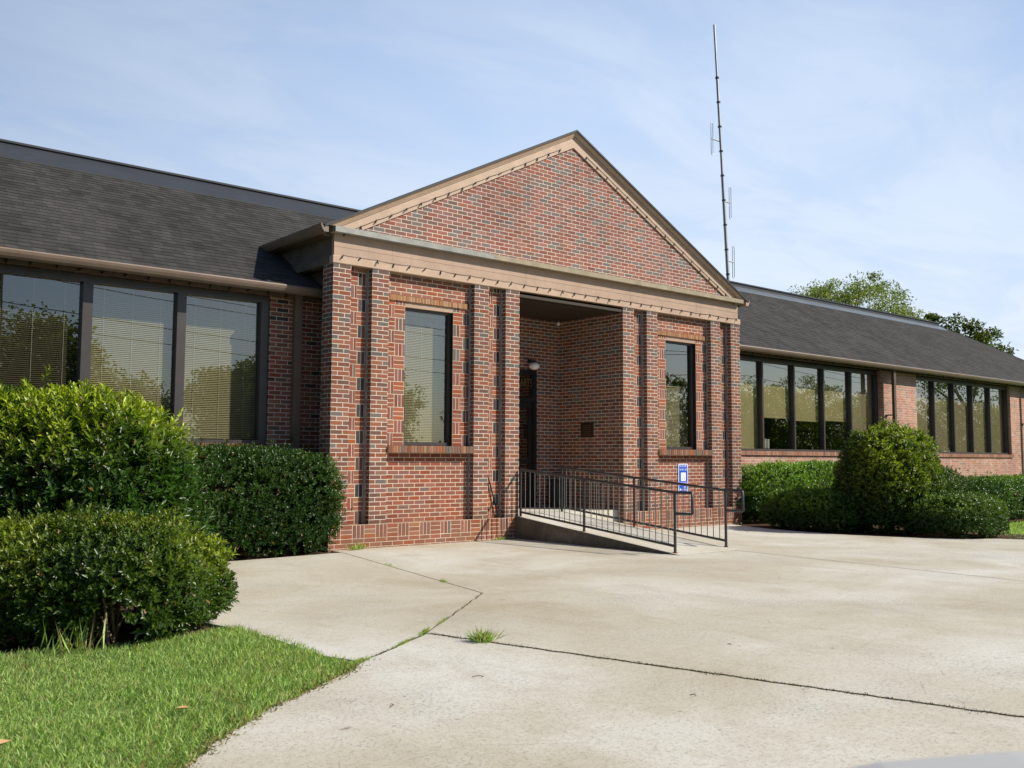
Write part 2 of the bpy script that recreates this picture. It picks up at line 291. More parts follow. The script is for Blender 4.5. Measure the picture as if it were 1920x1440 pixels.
# ---------------------------------------------------------------- mesh helpers
def lk(name, me, parent=None, mats=()):
    o = bpy.data.objects.new(name, me); COL.objects.link(o)
    for m in mats: me.materials.append(M[m] if isinstance(m, str) else m)
    if parent: o.parent = parent; o.matrix_parent_inverse = Matrix()
    return o
class MB:
    """collects polygons (with uv and material index) into ONE mesh object, world coordinates"""
    def __init__(s, uvo=(0, 0, 0)): s.v = []; s.f = []; s.uv = []; s.mi = []; s.sm = []; s.uvo = uvo
    def poly(s, pts, uv=None, mi=0, sm=False):
        b = len(s.v); pts = [Vector(p) for p in pts]; s.v += [tuple(p) for p in pts]; s.f.append(tuple(range(b, b+len(pts))))
        if uv is None:
            n = (pts[1]-pts[0]).cross(pts[2]-pts[0])
            if n.length < 1e-12 and len(pts) > 3: n = (pts[2]-pts[0]).cross(pts[3]-pts[0])
            ax = max(range(3), key=lambda i: abs(n[i])); o = s.uvo
            if ax == 1: uv = [(p.x-o[0], p.z-o[2]) for p in pts]
            elif ax == 0: uv = [(p.y-o[1]+1.5*U_, p.z-o[2]) for p in pts]
            else: uv = [(p.x-o[0], p.y-o[1]) for p in pts]
        s.uv += list(uv); s.mi.append(mi); s.sm.append(sm)
    def box(s, a, b, mi=0, skip=''):
        x0, y0, z0 = a; x1, y1, z1 = b
        q = {'-x': [(x0, y1, z0), (x0, y0, z0), (x0, y0, z1), (x0, y1, z1)], '+x': [(x1, y0, z0), (x1, y1, z0), (x1, y1, z1), (x1, y0, z1)],
             '-y': [(x0, y0, z0), (x1, y0, z0), (x1, y0, z1), (x0, y0, z1)], '+y': [(x1, y1, z0), (x0, y1, z0), (x0, y1, z1), (x1, y1, z1)],
             '-z': [(x0, y1, z0), (x1, y1, z0), (x1, y0, z0), (x0, y0, z0)], '+z': [(x0, y0, z1), (x1, y0, z1), (x1, y1, z1), (x0, y1, z1)]}
        for k, p in q.items():
            if k not in skip: s.poly(p, mi=mi)
    def prism(s, prof, p0, p1, ax, mi=0):
        """profile [(a,b)] swept from p0 to p1 along axis ax ('x' -> (y,z) profile, 'y' -> (x,z))"""
        f = (lambda t, a, b: (t, a, b)) if ax == 'x' else ((lambda t, a, b: (a, t, b)) if ax == 'y' else (lambda t, a, b: (a, b, t)))
        n = len(prof)
        for i in range(n):
            a, b = prof[i], prof[(i+1) % n]
            s.poly([f(p0, *a), f(p0, *b), f(p1, *b), f(p1, *a)], mi=mi)
        s.poly([f(p0, *q) for q in prof][::-1], mi=mi); s.poly([f(p1, *q) for q in prof], mi=mi)
    def tube(s, pts, r, n=8, mi=0, caps=True):
        pts = [Vector(p) for p in pts]; rs = r if isinstance(r, (list, tuple)) else [r]*len(pts); rings = []
        for i, p in enumerate(pts):
            d = (pts[min(i+1, len(pts)-1)]-pts[max(i-1, 0)]).normalized()
            a = d.orthogonal().normalized() if abs(d.z) > .99 else Vector((0, 0, 1)).cross(d).normalized(); b = d.cross(a)
            rings.append([p+(a*math.cos(t*2*math.pi/n)+b*math.sin(t*2*math.pi/n))*rs[i] for t in range(n)])
        base = len(s.v)
        for rg in rings: s.v += [tuple(q) for q in rg]
        for i in range(len(rings)-1):
            for t in range(n):
                q = (base+i*n+t, base+i*n+(t+1) % n, base+(i+1)*n+(t+1) % n, base+(i+1)*n+t)
                s.f.append(q); s.uv += [(0, 0)]*4; s.mi.append(mi); s.sm.append(True)
        if caps:
            for rg in (rings[0][::-1], rings[-1]): s.poly(rg, mi=mi)
    def lathe(s, c, prof, n=20, mi=0):
        base = len(s.v); c = Vector(c)
        for r, z in prof:
            for t in range(n): s.v.append((c.x+r*math.cos(2*math.pi*t/n), c.y+r*math.sin(2*math.pi*t/n), c.z+z))
        for i in range(len(prof)-1):
            for t in range(n):
                s.f.append((base+i*n+t, base+i*n+(t+1) % n, base+(i+1)*n+(t+1) % n, base+(i+1)*n+t)); s.uv += [(0, 0)]*4; s.mi.append(mi); s.sm.append(True)
    def build(s, name, mats, parent=None, bevel=0):
        if isinstance(mats, str): mats = [mats]
        loc = Vector((0, 0, 0))
        if parent: loc = parent.matrix_world.translation if not parent.parent else Vector(parent['_w'])
        me = bpy.data.meshes.new(name); me.from_pydata([tuple(Vector(q)-loc) for q in s.v], [], s.f)
        uvl = me.uv_layers.new(name='UVMap'); uvl.data.foreach_set('uv', np.array(s.uv, dtype=np.float32).ravel())
        me.polygons.foreach_set('material_index', s.mi); me.polygons.foreach_set('use_smooth', s.sm); me.update()
        o = lk(name, me, parent, mats); o['_w'] = tuple(loc)
        if bevel:
            b = o.modifiers.new('bevel', 'BEVEL'); b.width = bevel; b.segments = 2; b.limit_method = 'ANGLE'; b.angle_limit = .6
            w = o.modifiers.new('weld', 'WELD'); w.merge_threshold = 1e-5
            o.modifiers.move(1, 0)
        return o
def thing(name, label, cat, loc=(0, 0, 0), group=None):
    o = bpy.data.objects.new(name, None); COL.objects.link(o); o.location = loc; o.empty_display_size = .2
    o['label'] = label; o['category'] = cat
    if group: o['group'] = group
    bpy.context.view_layer.update(); o['_w'] = tuple(loc)
    return o
def tag(o, label, cat, group=None, kind=None):
    if label: o['label'] = label
    if cat: o['category'] = cat
    if group: o['group'] = group
    if kind: o['kind'] = kind
    return o
def struct(o): o['kind'] = 'structure'; return o

# ================================================================= SETTING: ground
def sheet(name, pts, z, m, depth=0):
    b = MB(); b.poly([(x, y, z) for x, y in pts])
    if depth:
        n = len(pts)
        for i in range(n):
            (x0, y0), (x1, y1) = pts[i], pts[(i+1) % n]
            b.poly([(x0, y0, z-depth), (x1, y1, z-depth), (x1, y1, z), (x0, y0, z)])
    o = b.build(name, m); bm = bmesh.new(); bm.from_mesh(o.data)
    bmesh.ops.remove_doubles(bm, verts=bm.verts, dist=1e-5)
    bmesh.ops.triangulate(bm, faces=[f for f in bm.faces if len(f.verts) > 4], ngon_method='BEAUTY')
    bm.normal_update(); bm.to_mesh(o.data); bm.free()
    return struct(o)
def wobble(pts, step=.12, amp=.012, seed=1):
    r = random.Random(seed); out = []
    for i in range(len(pts)-1):
        (x0, y0), (x1, y1) = pts[i], pts[i+1]; L = math.hypot(x1-x0, y1-y0); n = max(1, int(L/step))
        for k in range(n):
            t = k/n; out.append((x0+(x1-x0)*t+(r.uniform(-amp, amp) if k else 0), y0+(y1-y0)*t+(r.uniform(-amp, amp) if k else 0)))
    out.append(pts[-1]); return out
sheet('ground', [(-300, -300), (300, -300), (300, 300), (-300, 300)], -.06, 'turf')
# joint lines of the slabs (world)
JA = (.06, -.30); JB = (-.94, -4.83); JC = (-2.66, -6.29); JD = (-3.59, -6.87); JE = (-3.86, -7.06)
EDGE = [JD, (-3.84, -7.1), (-4.15, -7.30), (-4.55, -7.55), (-4.85, -7.80), (-5.15, -8.05), (-5.35, -8.28), (-6.1, -9.4), (-7.0, -11.5), (-7.6, -16)]
def off(pts, d):
    out = []
    for i, (x, y) in enumerate(pts):
        a = pts[max(i-1, 0)]; b = pts[min(i+1, len(pts)-1)]; dx, dy = b[0]-a[0], b[1]-a[1]; L = math.hypot(dx, dy)
        out.append((x-dy/L*d, y+dx/L*d))
    return out
EDGE = wobble(EDGE, .10, .018, 12)
gap = .017
AB = wobble([JA, JB], .12, .006, 2); BC = wobble([JB, JC], .12, .010, 3); CD = wobble([JC, JD], .12, .012, 4)
C2 = (-1.55, -10.45); C3 = (-.45, -14.6); C4 = (0, -16.3)
CR = wobble([JC, C2, C3, C4], .08, .010, 5)
BEDR = [(9.75, .30), (9.35, -.6), (9.12, -1.3), (8.98, -2.2), (9.0, -3.1), (9.3, -4.0), (9.8, -4.75), (10.35, -5.15), (10.55, -5.6), (10.9, -7.5), (11.4, -10), (12, -16.3)]
# far main slab (between walk joint, cross joint and beds)
J3 = wobble([(4.90, -3.40), (4.46, -7.9), (4.10, -11.6)], .15, .003, 8)
sheet('concrete_joint', off(J3, .006) + off(J3, -.006)[::-1], .003, 'soil')
main = off(AB, gap/2) + off(BC, gap/2)[1:] + off(CR, gap*.75)[1:] + BEDR[:0:-1] + [(9.62, .02), (.06, .02)]
sheet('concrete_slab', main, 0, 'concrete', .1)
# front slab
front = off(CD, gap*.5)[::-1] + off(CR, -gap*.75)[1:] + [(-7.6, -16.3)] + off(EDGE, .0)[::-1][:-1]
sheet('front_concrete_slab', front, -.002, 'concrete', .1)
# walk slab on the left
LEFTE = [(-3.74, -6.90), (-3.70, -6.55), (-3.70, -6.2), (-3.68, -5.6), (-3.74, -5.1), (-3.9, -4.3), (-3.5, -2.8), (-2.8, -1.2), (-2.3, -.50), (-.1, -.30)]
walk = off(CD, -gap*.5)[::-1] + off(BC, -gap/2)[::-1][1:] + off(AB, -gap/2)[::-1][1:] + LEFTE[::-1][1:-1]
sheet('walkway_slab', walk, -.001, 'concrete', .1)
sheet('joint_soil', [(-4.4, -8.2), (0, -16.3), (12, -16.3), (12, .3), (-1.5, .3), (-3.6, -4.5)], -.022, 'soil')
sheet('asphalt_road', [(-120, -26), (150, -26), (150, -17.5), (-120, -17.5)], -.03, 'asphalt')
LAWN = [(-3.72, -5.15), (-3.66, -5.7), (-3.69, -6.2), (-3.69, -6.6), (-3.60, -6.88), (-3.84, -7.10), (-4.15, -7.30), (-4.55, -7.55), (-4.85, -7.80), (-5.15, -8.05), (-5.35, -8.28), (-6.1, -9.4), (-7.0, -11.5), (-7.6, -16), (-14, -16), (-14, -4.4), (-6.6, -4.9), (-5.3, -5.15), (-4.6, -5.35), (-4.0, -5.15)]
sheet('lawn_base', LAWN, -.010, 'turf')
sheet('planting_soil', [(-12, .98), (-12, -4.9), (-5.3, -5.15), (-4.6, -5.5), (-4.0, -5.3), (-3.78, -5.1), (-3.92, -4.3), (-3.5, -2.8), (-2.8, -1.2), (-2.3, -.45), (-.1, -.28), (.0, .98)], -.016, 'mulch')
sheet('bed_soil', [(9.95, .98), (9.75, .28)] + [(x+.02, y) for x, y in BEDR[1:8]] + [(11.3, -5.1), (12.2, -3.2), (21, -3.2), (21, .98)], -.014, 'mulch')

# ================================================================= BUILDING
BX = [0, .684, 2.690, 3.373, 6.309, 6.993, 8.999, 9.683]; PW = .305
ZL = 5.3*U_; ZT = 4.288; REC = .125; YW = .98
bld = thing('brick_building', 'long single storey brick building with gabled entrance porch and dark shingle roof', 'building', (0, 0, 0))
P = bld
# --- base plinth with basket band (front face), two runs either side of the opening
def basket_quad(b, x0, x1, z0, z1, y, upright, mi, seed=0):
    pts = [(x0, y, z0), (x1, y, z0), (x1, y, z1), (x0, y, z1)]
    du = seed*3*U_*7; dv = (seed*11 % 37)*U_*1
    if not upright: uv = [(du, dv), (du+(x1-x0), dv), (du+(x1-x0), dv+(z1-z0)), (du, dv+(z1-z0))]
    else: uv = [(du, dv), (du, dv+(x1-x0)), (du+(z1-z0), dv+(x1-x0)), (du+(z1-z0), dv)]
    b.poly(pts, uv=uv, mi=mi)
def plinth(x0, x1, left_end, right_end):
    b = MB((x0, 0, ZL-5*U_-5*U_)); zb = ZL-3*U_
    b.poly([(x0, 0, -.06), (x1, 0, -.06), (x1, 0, zb), (x0, 0, zb)], mi=0)
    x = x0; k = 0
    while x < x1-1e-6:
        w = 3*U_ if k % 2 else 3.0*U_; xe = min(x+w, x1)
        basket_quad(b, x, xe, zb, ZL, 0, k % 2 == 0, 3 if k % 2 == 0 else 1, k+3)
        x = xe; k += 1
    b.poly([(x0, 0, ZL), (x1, 0, ZL), (x1, .25, ZL), (x0, .25, ZL)], mi=0)
    b.poly([(x0, .31, -.06), (x0, 0, -.06), (x0, 0, ZL), (x0, .31, ZL)], mi=0)
    b.poly([(x1, 0, -.06), (x1, .31, -.06), (x1, .31, ZL), (x1, 0, ZL)], mi=0)
    return b.build('brick_plinth', ['brick_panel', 'brick_stack', 'brick_upright_slate', 'brick_upright_red'], P)
plinth(0, BX[3]+PW, 1, 1); plinth(BX[4], BX[7]+PW, 1, 1)
for i, x in enumerate(BX):
    b = MB((x, 0, ZL)); dep = .31 if i in (0, 3, 4, 7) else REC+.01
    b.box((x, 0, ZL+.001), (x+PW, dep, ZT), skip='+z-z')
    b.build('pilaster', 'brick_pilaster', P)
# --- basket weave strips between the pilaster pairs and beside the windows
def strip(name, x0, x1, z0, z1, y, first=0, upleft='brick_upright_red', upright='brick_upright_slate', seed=0):
    b = MB(); n = int(math.ceil((z1-z0)/(3*U_)-1e-6)); w = x1-x0
    for k in range(n):
        za = z0+k*3*U_; zb = min(za+3*U_, z1)
        if (k+first) % 2 == 0:
            basket_quad(b, x0, x0+3*U_, za, zb, y, False, 0, k+seed); basket_quad(b, x0+3*U_, x1, za, zb, y, True, 2, k+seed+5)
        else:
            basket_quad(b, x0, x1-3*U_, za, zb, y, True, 1, k+seed+2); basket_quad(b, x1-3*U_, x1, za, zb, y, False, 0, k+seed+9)
    return b.build(name, ['brick_stack', upleft, upright], P)
for i in (0, 2, 4, 6):
    x0, x1 = BX[i]+PW, BX[i+1]
    strip('basket_weave_panel', x0, x1, ZL, ZT, REC, i//2 % 2, seed=i*13)
# grey corner caulk in each recess
for i in (1, 2, 3, 5, 6, 7):
    b = MB(); x = BX[i]; b.box((x-.030, REC-.018, ZL+.002), (x-.001, REC-.002, ZT-.01)); b.build('corner_caulk', 'caulk_grey', P)
# --- window bays
def bay(xa, xb, wx0, wx1):
    zs, zh = 1.555, 3.862
    b = MB((xa, 0, ZL))
    b.poly([(xa, REC, ZL), (xb, REC, ZL), (xb, REC, 1.45), (xa, REC, 1.45)]); b.build('brick_panel', 'brick_panel', P); b = MB((xa, 0, ZL))
    b.poly([(xa, REC, 3.96), (xb, REC, 3.96), (xb, REC, ZT), (xa, REC, ZT)])
    b.build('brick_panel', 'brick_panel', P)
    strip('basket_weave_panel', xa, wx0, zs, zh, REC, 1, upright='brick_upright_red', seed=int(xa*7)+3)
    strip('basket_weave_panel', wx1, xb, zs, zh, REC, 0, upleft='brick_upright_red', seed=int(xb*5)+4)
    # rowlock sill / lintel : real bricks set on edge
    def rowlock(name, z0, z1, yf, m, xa, xb):
        b = MB(); n = int((xb-xa)/.0600)
        for k in range(n):
            x0 = xa+(xb-xa)*k/n; x1 = xa+(xb-xa)*(k+1)/n; r = random.Random(k*3+int(z0*10)); j = r.uniform(-.003, .003); g_ = .0065
            pts = dict(a=(x0+g_, yf+j, z0), b=(x1-g_, REC+.10, z1-.004+j*.5))
            b.uvo = (-k*1.31, -k*.77, -k*.0655*9-(z0))
            x0_, x1_ = x0+g_, x1-g_; y0, y1 = yf+j, REC+.12; za, zb = z0, z1-.004+j*.5
            u0 = k*3*U_*2; v0 = k*.0655*5
            uvq = [(u0+.02, v0+.008), (u0+.02, v0+.05), (u0+.15, v0+.05), (u0+.15, v0+.008)]
            b.poly([(x0_, y0, za), (x1_, y0, za), (x1_, y0, zb), (x0_, y0, zb)], uv=uvq)
            b.poly([(x0_, y0, zb), (x1_, y0, zb), (x1_, y1, zb), (x0_, y1, zb)], uv=uvq)
            b.poly([(x0_, y1, za), (x0_, y0, za), (x0_, y0, zb), (x0_, y1, zb)], uv=uvq)
            b.poly([(x1_, y0, za), (x1_, y1, za), (x1_, y1, zb), (x1_, y0, zb)], uv=uvq)
            b.poly([(x0_, y1, za), (x1_, y1, za), (x1_, y0, za), (x0_, y0, za)], uv=uvq)
        b.box((xa+.004, yf+.006, z0+.002), (xb-.004, REC+.10, z1-.008), mi=1)
        return b.build(name, [m, 'mortar_'+m], P)
    rowlock('brick_sill', 1.45, 1.565, -.03, 'brick_sill', xa+.003, xb-.003)
    rowlock('brick_lintel', 3.862, 3.955, REC-.03, 'brick_lintel', xa+.003, xb-.06)
    # window
    f = MB(); y0 = REC+.07
    fr = .035; xm0, xm1, z0, z1 = wx0, wx1, 1.57, 3.775
    for a_, b_ in (((xm0, z0), (xm0+fr, z1)), ((xm1-fr, z0), (xm1, z1)), ((xm0+fr, z0), (xm1-fr, z0+.05)), ((xm0+fr, z1-fr), (xm1-fr, z1))):
        f.box((a_[0], y0, a_[1]), (b_[0], y0+.08, b_[1]))
    w = f.build('window', 'dark_frame', P)
    jb = MB((0, 0, ZL)); jb.poly([(wx0, y0+.2, z0), (wx0, y0+.2, zh), (wx0, REC, zh), (wx0, REC, z0)], mi=0); jb.poly([(wx1, REC, z0), (wx1, REC, zh), (wx1, y0+.2, zh), (wx1, y0+.2, z0)], mi=0)
    jb.build('reveal', 'black_frame', w)
    hb = MB(); hb.box((wx0+.002, REC+.004, z1+.001), (wx1-.002, y0+.1, zh+.0)); hb.build('header_board', 'tan_paint', w)
    gb = MB(); gb.poly([(xm0+fr, y0+.045, z0+.05), (xm1-fr, y0+.045, z0+.05), (xm1-fr, y0+.045, z1-fr), (xm0+fr, y0+.045, z1-fr)]); gb.build('pane', 'window_glass', w)
    return w
for m_, c_ in (('brick_sill', (.36, .25, .15)), ('brick_lintel', (.66, .54, .36))): simple('mortar_'+m_, tuple(x*1.15 for x in c_), .9, .1, var=.15, nscale=40)
def slats(win, x0, x1, z0, z1, y, tilt=.012, m='slat_cream', pitch=.027, cords=True):
    b = MB(); n = int((z1-z0)/pitch)
    for k in range(n):
        z = z0+k*pitch; b.poly([(x0, y-.009, z+.002), (x1, y-.009, z+.002), (x1, y+.006, z+.0235), (x0, y+.006, z+.0235)])
    b.box((x0, y-.015, z1), (x1, y+.015, z1+.03))
    o = b.build('blind', m, win)
    if cords:
        c = MB()
        for t in (.18, .5, .82): c.box((x0+(x1-x0)*t-.002, y-.013, z0), (x0+(x1-x0)*t+.002, y-.011, z1))
        c.build('blind_cord', 'cord_white', win)
w1 = bay(BX[1]+PW, BX[2], 1.375, 2.335)
slats(w1, 1.40, 2.34, 1.6, 3.70, REC+.26)
w2 = bay(BX[5]+PW, BX[6], BX[5]+.691, BX[5]+1.651)
slats(w2, BX[5]+.70, BX[5]+1.65, 1.6, 2.85, REC+.26)
for x0, x1 in ((BX[1]+.35, BX[2]+.2), (BX[5]+.35, BX[6]+.2)):
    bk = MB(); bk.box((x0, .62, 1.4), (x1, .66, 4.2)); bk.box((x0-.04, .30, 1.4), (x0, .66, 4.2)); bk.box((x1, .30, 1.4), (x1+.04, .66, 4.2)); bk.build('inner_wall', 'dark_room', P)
# --- porch (recess between pilasters 4 and 5)
XP0, XP1 = BX[3]+PW-.0, BX[4]; XI0, XI1 = XP0-.03, XP1+.03; YB = 1.83; FZ = .40
b = MB((XI1, .31, ZL))
b.poly([(XI1, YB, 0), (XI1, .31, 0), (XI1, .31, 4.3), (XI1, YB, 4.3)])
b.poly([(XI0, .31, 0), (XI0, YB, 0), (XI0, YB, 4.3), (XI0, .31, 4.3)])
DX0, DX1, DZ = 4.27, 5.71, 3.14
b.poly([(XI0, YB, 0), (DX0, YB, 0), (DX0, YB, 4.3), (XI0, YB, 4.3)]); b.poly([(DX1, YB, 0), (XI1, YB, 0), (XI1, YB, 4.3), (DX1, YB, 4.3)])
b.poly([(DX0, YB, DZ), (DX1, YB, DZ), (DX1, YB, 4.3), (DX0, YB, 4.3)])
b.build('porch_wall', 'brick_pilaster', P)
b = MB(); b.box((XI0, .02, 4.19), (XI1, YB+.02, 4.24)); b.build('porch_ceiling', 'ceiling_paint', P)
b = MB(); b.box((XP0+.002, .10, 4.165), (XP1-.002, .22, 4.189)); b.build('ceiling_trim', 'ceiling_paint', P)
b = MB(); b.box((XI0, .15, -.05), (XI1, YB, FZ)); b.build('porch_floor', 'concrete', P)
# door
d = MB()
for a_, c_ in (((DX0, FZ), (DX0+.09, DZ)), ((DX1-.09, FZ), (DX1, DZ)), ((DX0+.09, DZ-.09), (DX1-.09, DZ)), ((DX0+.09, 2.50), (DX1-.09, 2.58))): d.box((a_[0], YB-.015, a_[1]), (c_[0], YB+.10, c_[1]))
door = d.build('door', 'black_frame', P)
for k in range(2):
    x0 = DX0+.095+k*.632; lf = MB()
    for a_, c_ in (((x0, FZ+.01), (x0+.10, 2.495)), ((x0+.527, FZ+.01), (x0+.627, 2.495)), ((x0+.10, 2.38), (x0+.527, 2.495)), ((x0+.10, FZ+.01), (x0+.527, FZ+.28)), ((x0+.10, 1.28), (x0+.527, 1.36))): lf.box((a_[0], YB+.02, a_[1]), (c_[0], YB+.065, c_[1]))
    lf.build('door_leaf', 'black_frame', door)
    gb = MB(); gb.poly([(x0+.1, YB+.045, FZ+.28), (x0+.527, YB+.045, FZ+.28), (x0+.527, YB+.045, 2.38), (x0+.1, YB+.045, 2.38)]); gb.build('door_pane', 'window_glass', door)
    hx = x0+.56 if k == 0 else x0+.06; hb = MB(); hb.tube([(hx, YB+.02, 1.15), (hx, YB-.05, 1.15), (hx, YB-.05, 1.55), (hx, YB+.02, 1.55)], .011); hb.build('handle', 'rail_metal', door)
gb = MB(); gb.poly([(DX0+.09, YB+.05, 2.58), (DX1-.09, YB+.05, 2.58), (DX1-.09, YB+.05, DZ-.09), (DX0+.09, YB+.05, DZ-.09)]); gb.build('transom_pane', 'window_glass', door)
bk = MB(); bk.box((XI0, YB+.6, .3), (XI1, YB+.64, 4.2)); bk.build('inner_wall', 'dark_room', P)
def text(body, size, loc, rot, m, parent, name='lettering', ext=.002, align='CENTER', sx=1):
    cu = bpy.data.curves.new('t', 'FONT'); cu.body = body; cu.size = size; cu.extrude = ext; cu.align_x = align; cu.align_y = 'CENTER'; cu.resolution_u = 3
    t = bpy.data.objects.new('t', cu); COL.objects.link(t); bpy.context.view_layer.update()
    me = bpy.data.meshes.new_from_object(t.evaluated_get(bpy.context.evaluated_depsgraph_get())); bpy.data.objects.remove(t)
    me.transform(Matrix.Translation(Vector(loc)-(Vector(parent['_w']) if parent else Vector())) @ rot @ Matrix.Diagonal((sx, 1, 1, 1)))
    me.materials.clear(); o = lk(name, me, parent, [m]); o['_w'] = parent['_w'] if parent else (0, 0, 0); return o
RF = Matrix.Rotation(math.pi/2, 4, 'X')
text('ARTS', .235, (5.462, YB+.035, 2.875), RF, 'letter_gold', door, sx=.60)
# --- entablature
XL, XR = -.02, BX[7]+PW+.02
b = MB()
b.box((XL, -.015, ZT), (XR, .10, ZT+.115)); b.build('entablature_band', 'tan_paint_low', P, bevel=.008)
for xa_, xb_ in ((XL, XL+.12), (XR-.12, XR)):
    b = MB(); b.box((xa_, .1005, ZT), (xb_, 2.6, ZT+.115)); b.box((xa_+.04 if xa_ < 1 else xa_, .1005, ZT+.116), (xb_ if xa_ < 1 else xb_-.04, 3.2, 4.742)); b.build('side_frieze', 'side_board_shaded', P)
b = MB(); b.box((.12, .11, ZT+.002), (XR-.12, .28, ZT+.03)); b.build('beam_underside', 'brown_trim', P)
b = MB()
b.box((.02, .025, ZT+.116), (XR-.04, .0995, 4.742))
b.build('frieze', 'tan_paint', P)
b = MB()
for x in (1.05, 3.85, 6.55, 8.55): b.box((x, .0245, ZT+.12), (x+.004, .03, 4.74))
b.box((.02, .0235, 4.545), (XR-.04, .03, 4.549)); b.build('frieze_joint', 'brown_trim', P)
# side wall above/behind the corner piers
for xa_, xb_, xc_, xd_ in ((.33, .36, .20, .36), (XR-.36, XR-.33, XR-.36, XR-.20)):
    b = MB((xa_, .31, ZL)); b.box((xa_, .31, 0), (xb_, YW+.3, 3.9)); b.build('side_wall', 'brick_pilaster', P)
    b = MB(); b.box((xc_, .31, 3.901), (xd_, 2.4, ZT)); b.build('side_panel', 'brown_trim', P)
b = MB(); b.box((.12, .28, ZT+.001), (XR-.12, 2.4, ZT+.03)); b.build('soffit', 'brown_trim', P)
# ledge
def ledge(x0, x1, m):
    b = MB(); b.prism([(-.10, 4.745), (.12, 4.745), (.12, 4.865), (.02, 4.865), (-.10, 4.825)], x0, x1, 'x'); return b.build('cornice_ledge', m, P)
ledge(-.03, 3.05, 'ledge_grey'); ledge(3.052, XR+.01, 'ledge_olive')
# gable
XC, SL = 4.994, .507
def zo(x, z): return z-SL*abs(x-XC)
gy = .03; ZG = 4.845
b = MB((0, 0, ZL)); b.poly([(XC-(7.16-ZG)/SL, gy, ZG), (XC+(7.16-ZG)/SL, gy, ZG), (XC, gy, 7.16)]); b.build('gable_wall', 'brick_gable', P)
def rake(sgn):
    b = MB(); E_ = 5.12
    def pt(dx, z, y): return (XC+sgn*dx, y, z-SL*dx)
    def band(za, ya, zb, yb, ea, eb, mi):
        q = [pt(0, za, ya), pt(ea, za, ya), pt(eb, zb, yb), pt(0, zb, yb)]
        if sgn < 0: q = q[::-1]
        b.poly(q, mi=mi)
    la = (7.14-4.845)/SL; lb = (7.335-4.83)/SL; 
    # flat board
    band(7.14, .0, 7.335, .0, la, min(lb, E_), 0); band(7.14, .03, 7.14, .0, la, la, 0)
    # crown
    band(7.330, .0, 7.338, -.022, lb, lb, 1); band(7.338, -.022, 7.352, -.022, lb, lb, 1); band(7.352, -.030, 7.428, -.072, lb, E_+.02, 1)
    q = [pt(E_+.02, 7.425, -.072), pt(E_+.02, 7.345, -.072), pt(E_+.02, 7.345, .1), pt(E_+.02, 7.445, .1)]; b.poly(q, mi=1)
    b.build('rake_board', ['tan_paint_low', 'tan_paint_low'], P)
rake(-1); rake(1)
# gable roof with shingle courses (slopes run in x)
def roof_plane(name, origin, ualong, vup, ulen, vlen, m, course=.14, lift=.007, clip=None, udiv=None):
    """stepped shingle courses: origin = eave start, ualong/vup unit vectors; clip(v)->(u0,u1)"""
    b = MB(); o = Vector(origin); ua = Vector(ualong).normalized(); vu = Vector(vup).normalized(); nn = ua.cross(vu).normalized()
    if nn.z < 0: nn = -nn
    n = int(math.ceil(vlen/course)); r = random.Random(3); seg = udiv or max(1, int(ulen/.9))
    ja = [[r.uniform(-.006, .006) for _ in range(seg+1)] for _ in range(n+1)]
    for k in range(n):
        v0, v1 = k*course, min((k+1)*course, vlen)
        for i in range(seg):
            c0 = clip(v0) if clip else (0, ulen); c1 = clip(v1) if clip else (0, ulen)
            if c1[1] <= c1[0]: c1 = (c0[0], c0[0])
            ta, tb = i/seg, (i+1)/seg
            u00, u01 = c0[0]+(c0[1]-c0[0])*ta, c0[0]+(c0[1]-c0[0])*tb; u10, u11 = c1[0]+(c1[1]-c1[0])*ta, c1[0]+(c1[1]-c1[0])*tb
            h0, h1 = lift+ja[k][i], lift+ja[k][i+1]
            a = o+ua*u00+vu*(v0-h0*.3)+nn*lift; c = o+ua*u01+vu*(v0-h1*.3)+nn*lift
            e = o+ua*u11+vu*v1; f_ = o+ua*u10+vu*v1
            b.poly([a, c, e, f_], uv=[(u00, v0+.002), (u01, v0+.002), (u11, v1-.002), (u10, v1-.002)])
            b.poly([a-nn*lift*1.05, c-nn*lift*1.05, c, a], uv=[(u00, v0)]*4)
    return b.build(name, m, P)
sl_len = 5.20/math.cos(math.atan(SL)); apex = (XC, 7.455)
for sg in (-1, 1):
    roof_plane('gable_roof', (XC+sg*5.2, -.10, 7.455-SL*5.2), (0, 1, 0), (-sg, 0, SL), 7.4, sl_len, 'shingle_roof')
    b = MB(); q = [(XC, -.10, 7.425), (XC+sg*5.2, -.10, 7.425-SL*5.2), (XC+sg*5.2, -.10, 7.462-SL*5.2), (XC, -.10, 7.462)]
    b.poly(q); b.poly([(XC, -.10, 7.425), (XC+sg*5.2, -.10, 7.425-SL*5.2), (XC+sg*5.2, 5, 7.425-SL*5.2), (XC, 5, 7.425)]); b.build('roof_edge', 'flashing_dark', P)
# gable eave gutters (left and right), run back in y
for sg in (-1, 1):
    x_in = XC+sg*(5.12+.012); s_ = sg
    prof = [(x_in, 4.715), (x_in+s_*.075, 4.715), (x_in+s_*.10, 4.75), (x_in+s_*.125, 4.80), (x_in+s_*.13, 4.835), (x_in+s_*.115, 4.835), (x_in+s_*.10, 4.80), (x_in, 4.80)]
    b = MB(); b.prism(prof, -.085, 2.4, 'y'); b.build('gutter', 'gutter_paint' if sg < 0 else 'tan_paint', P)
for a_, c_ in ((-.13, .02), (XR-.04, XR+.10)): b = MB(); b.box((a_, .10, 4.70), (c_, 2.6, 4.742)); b.build('eave_soffit', 'brown_trim', P)

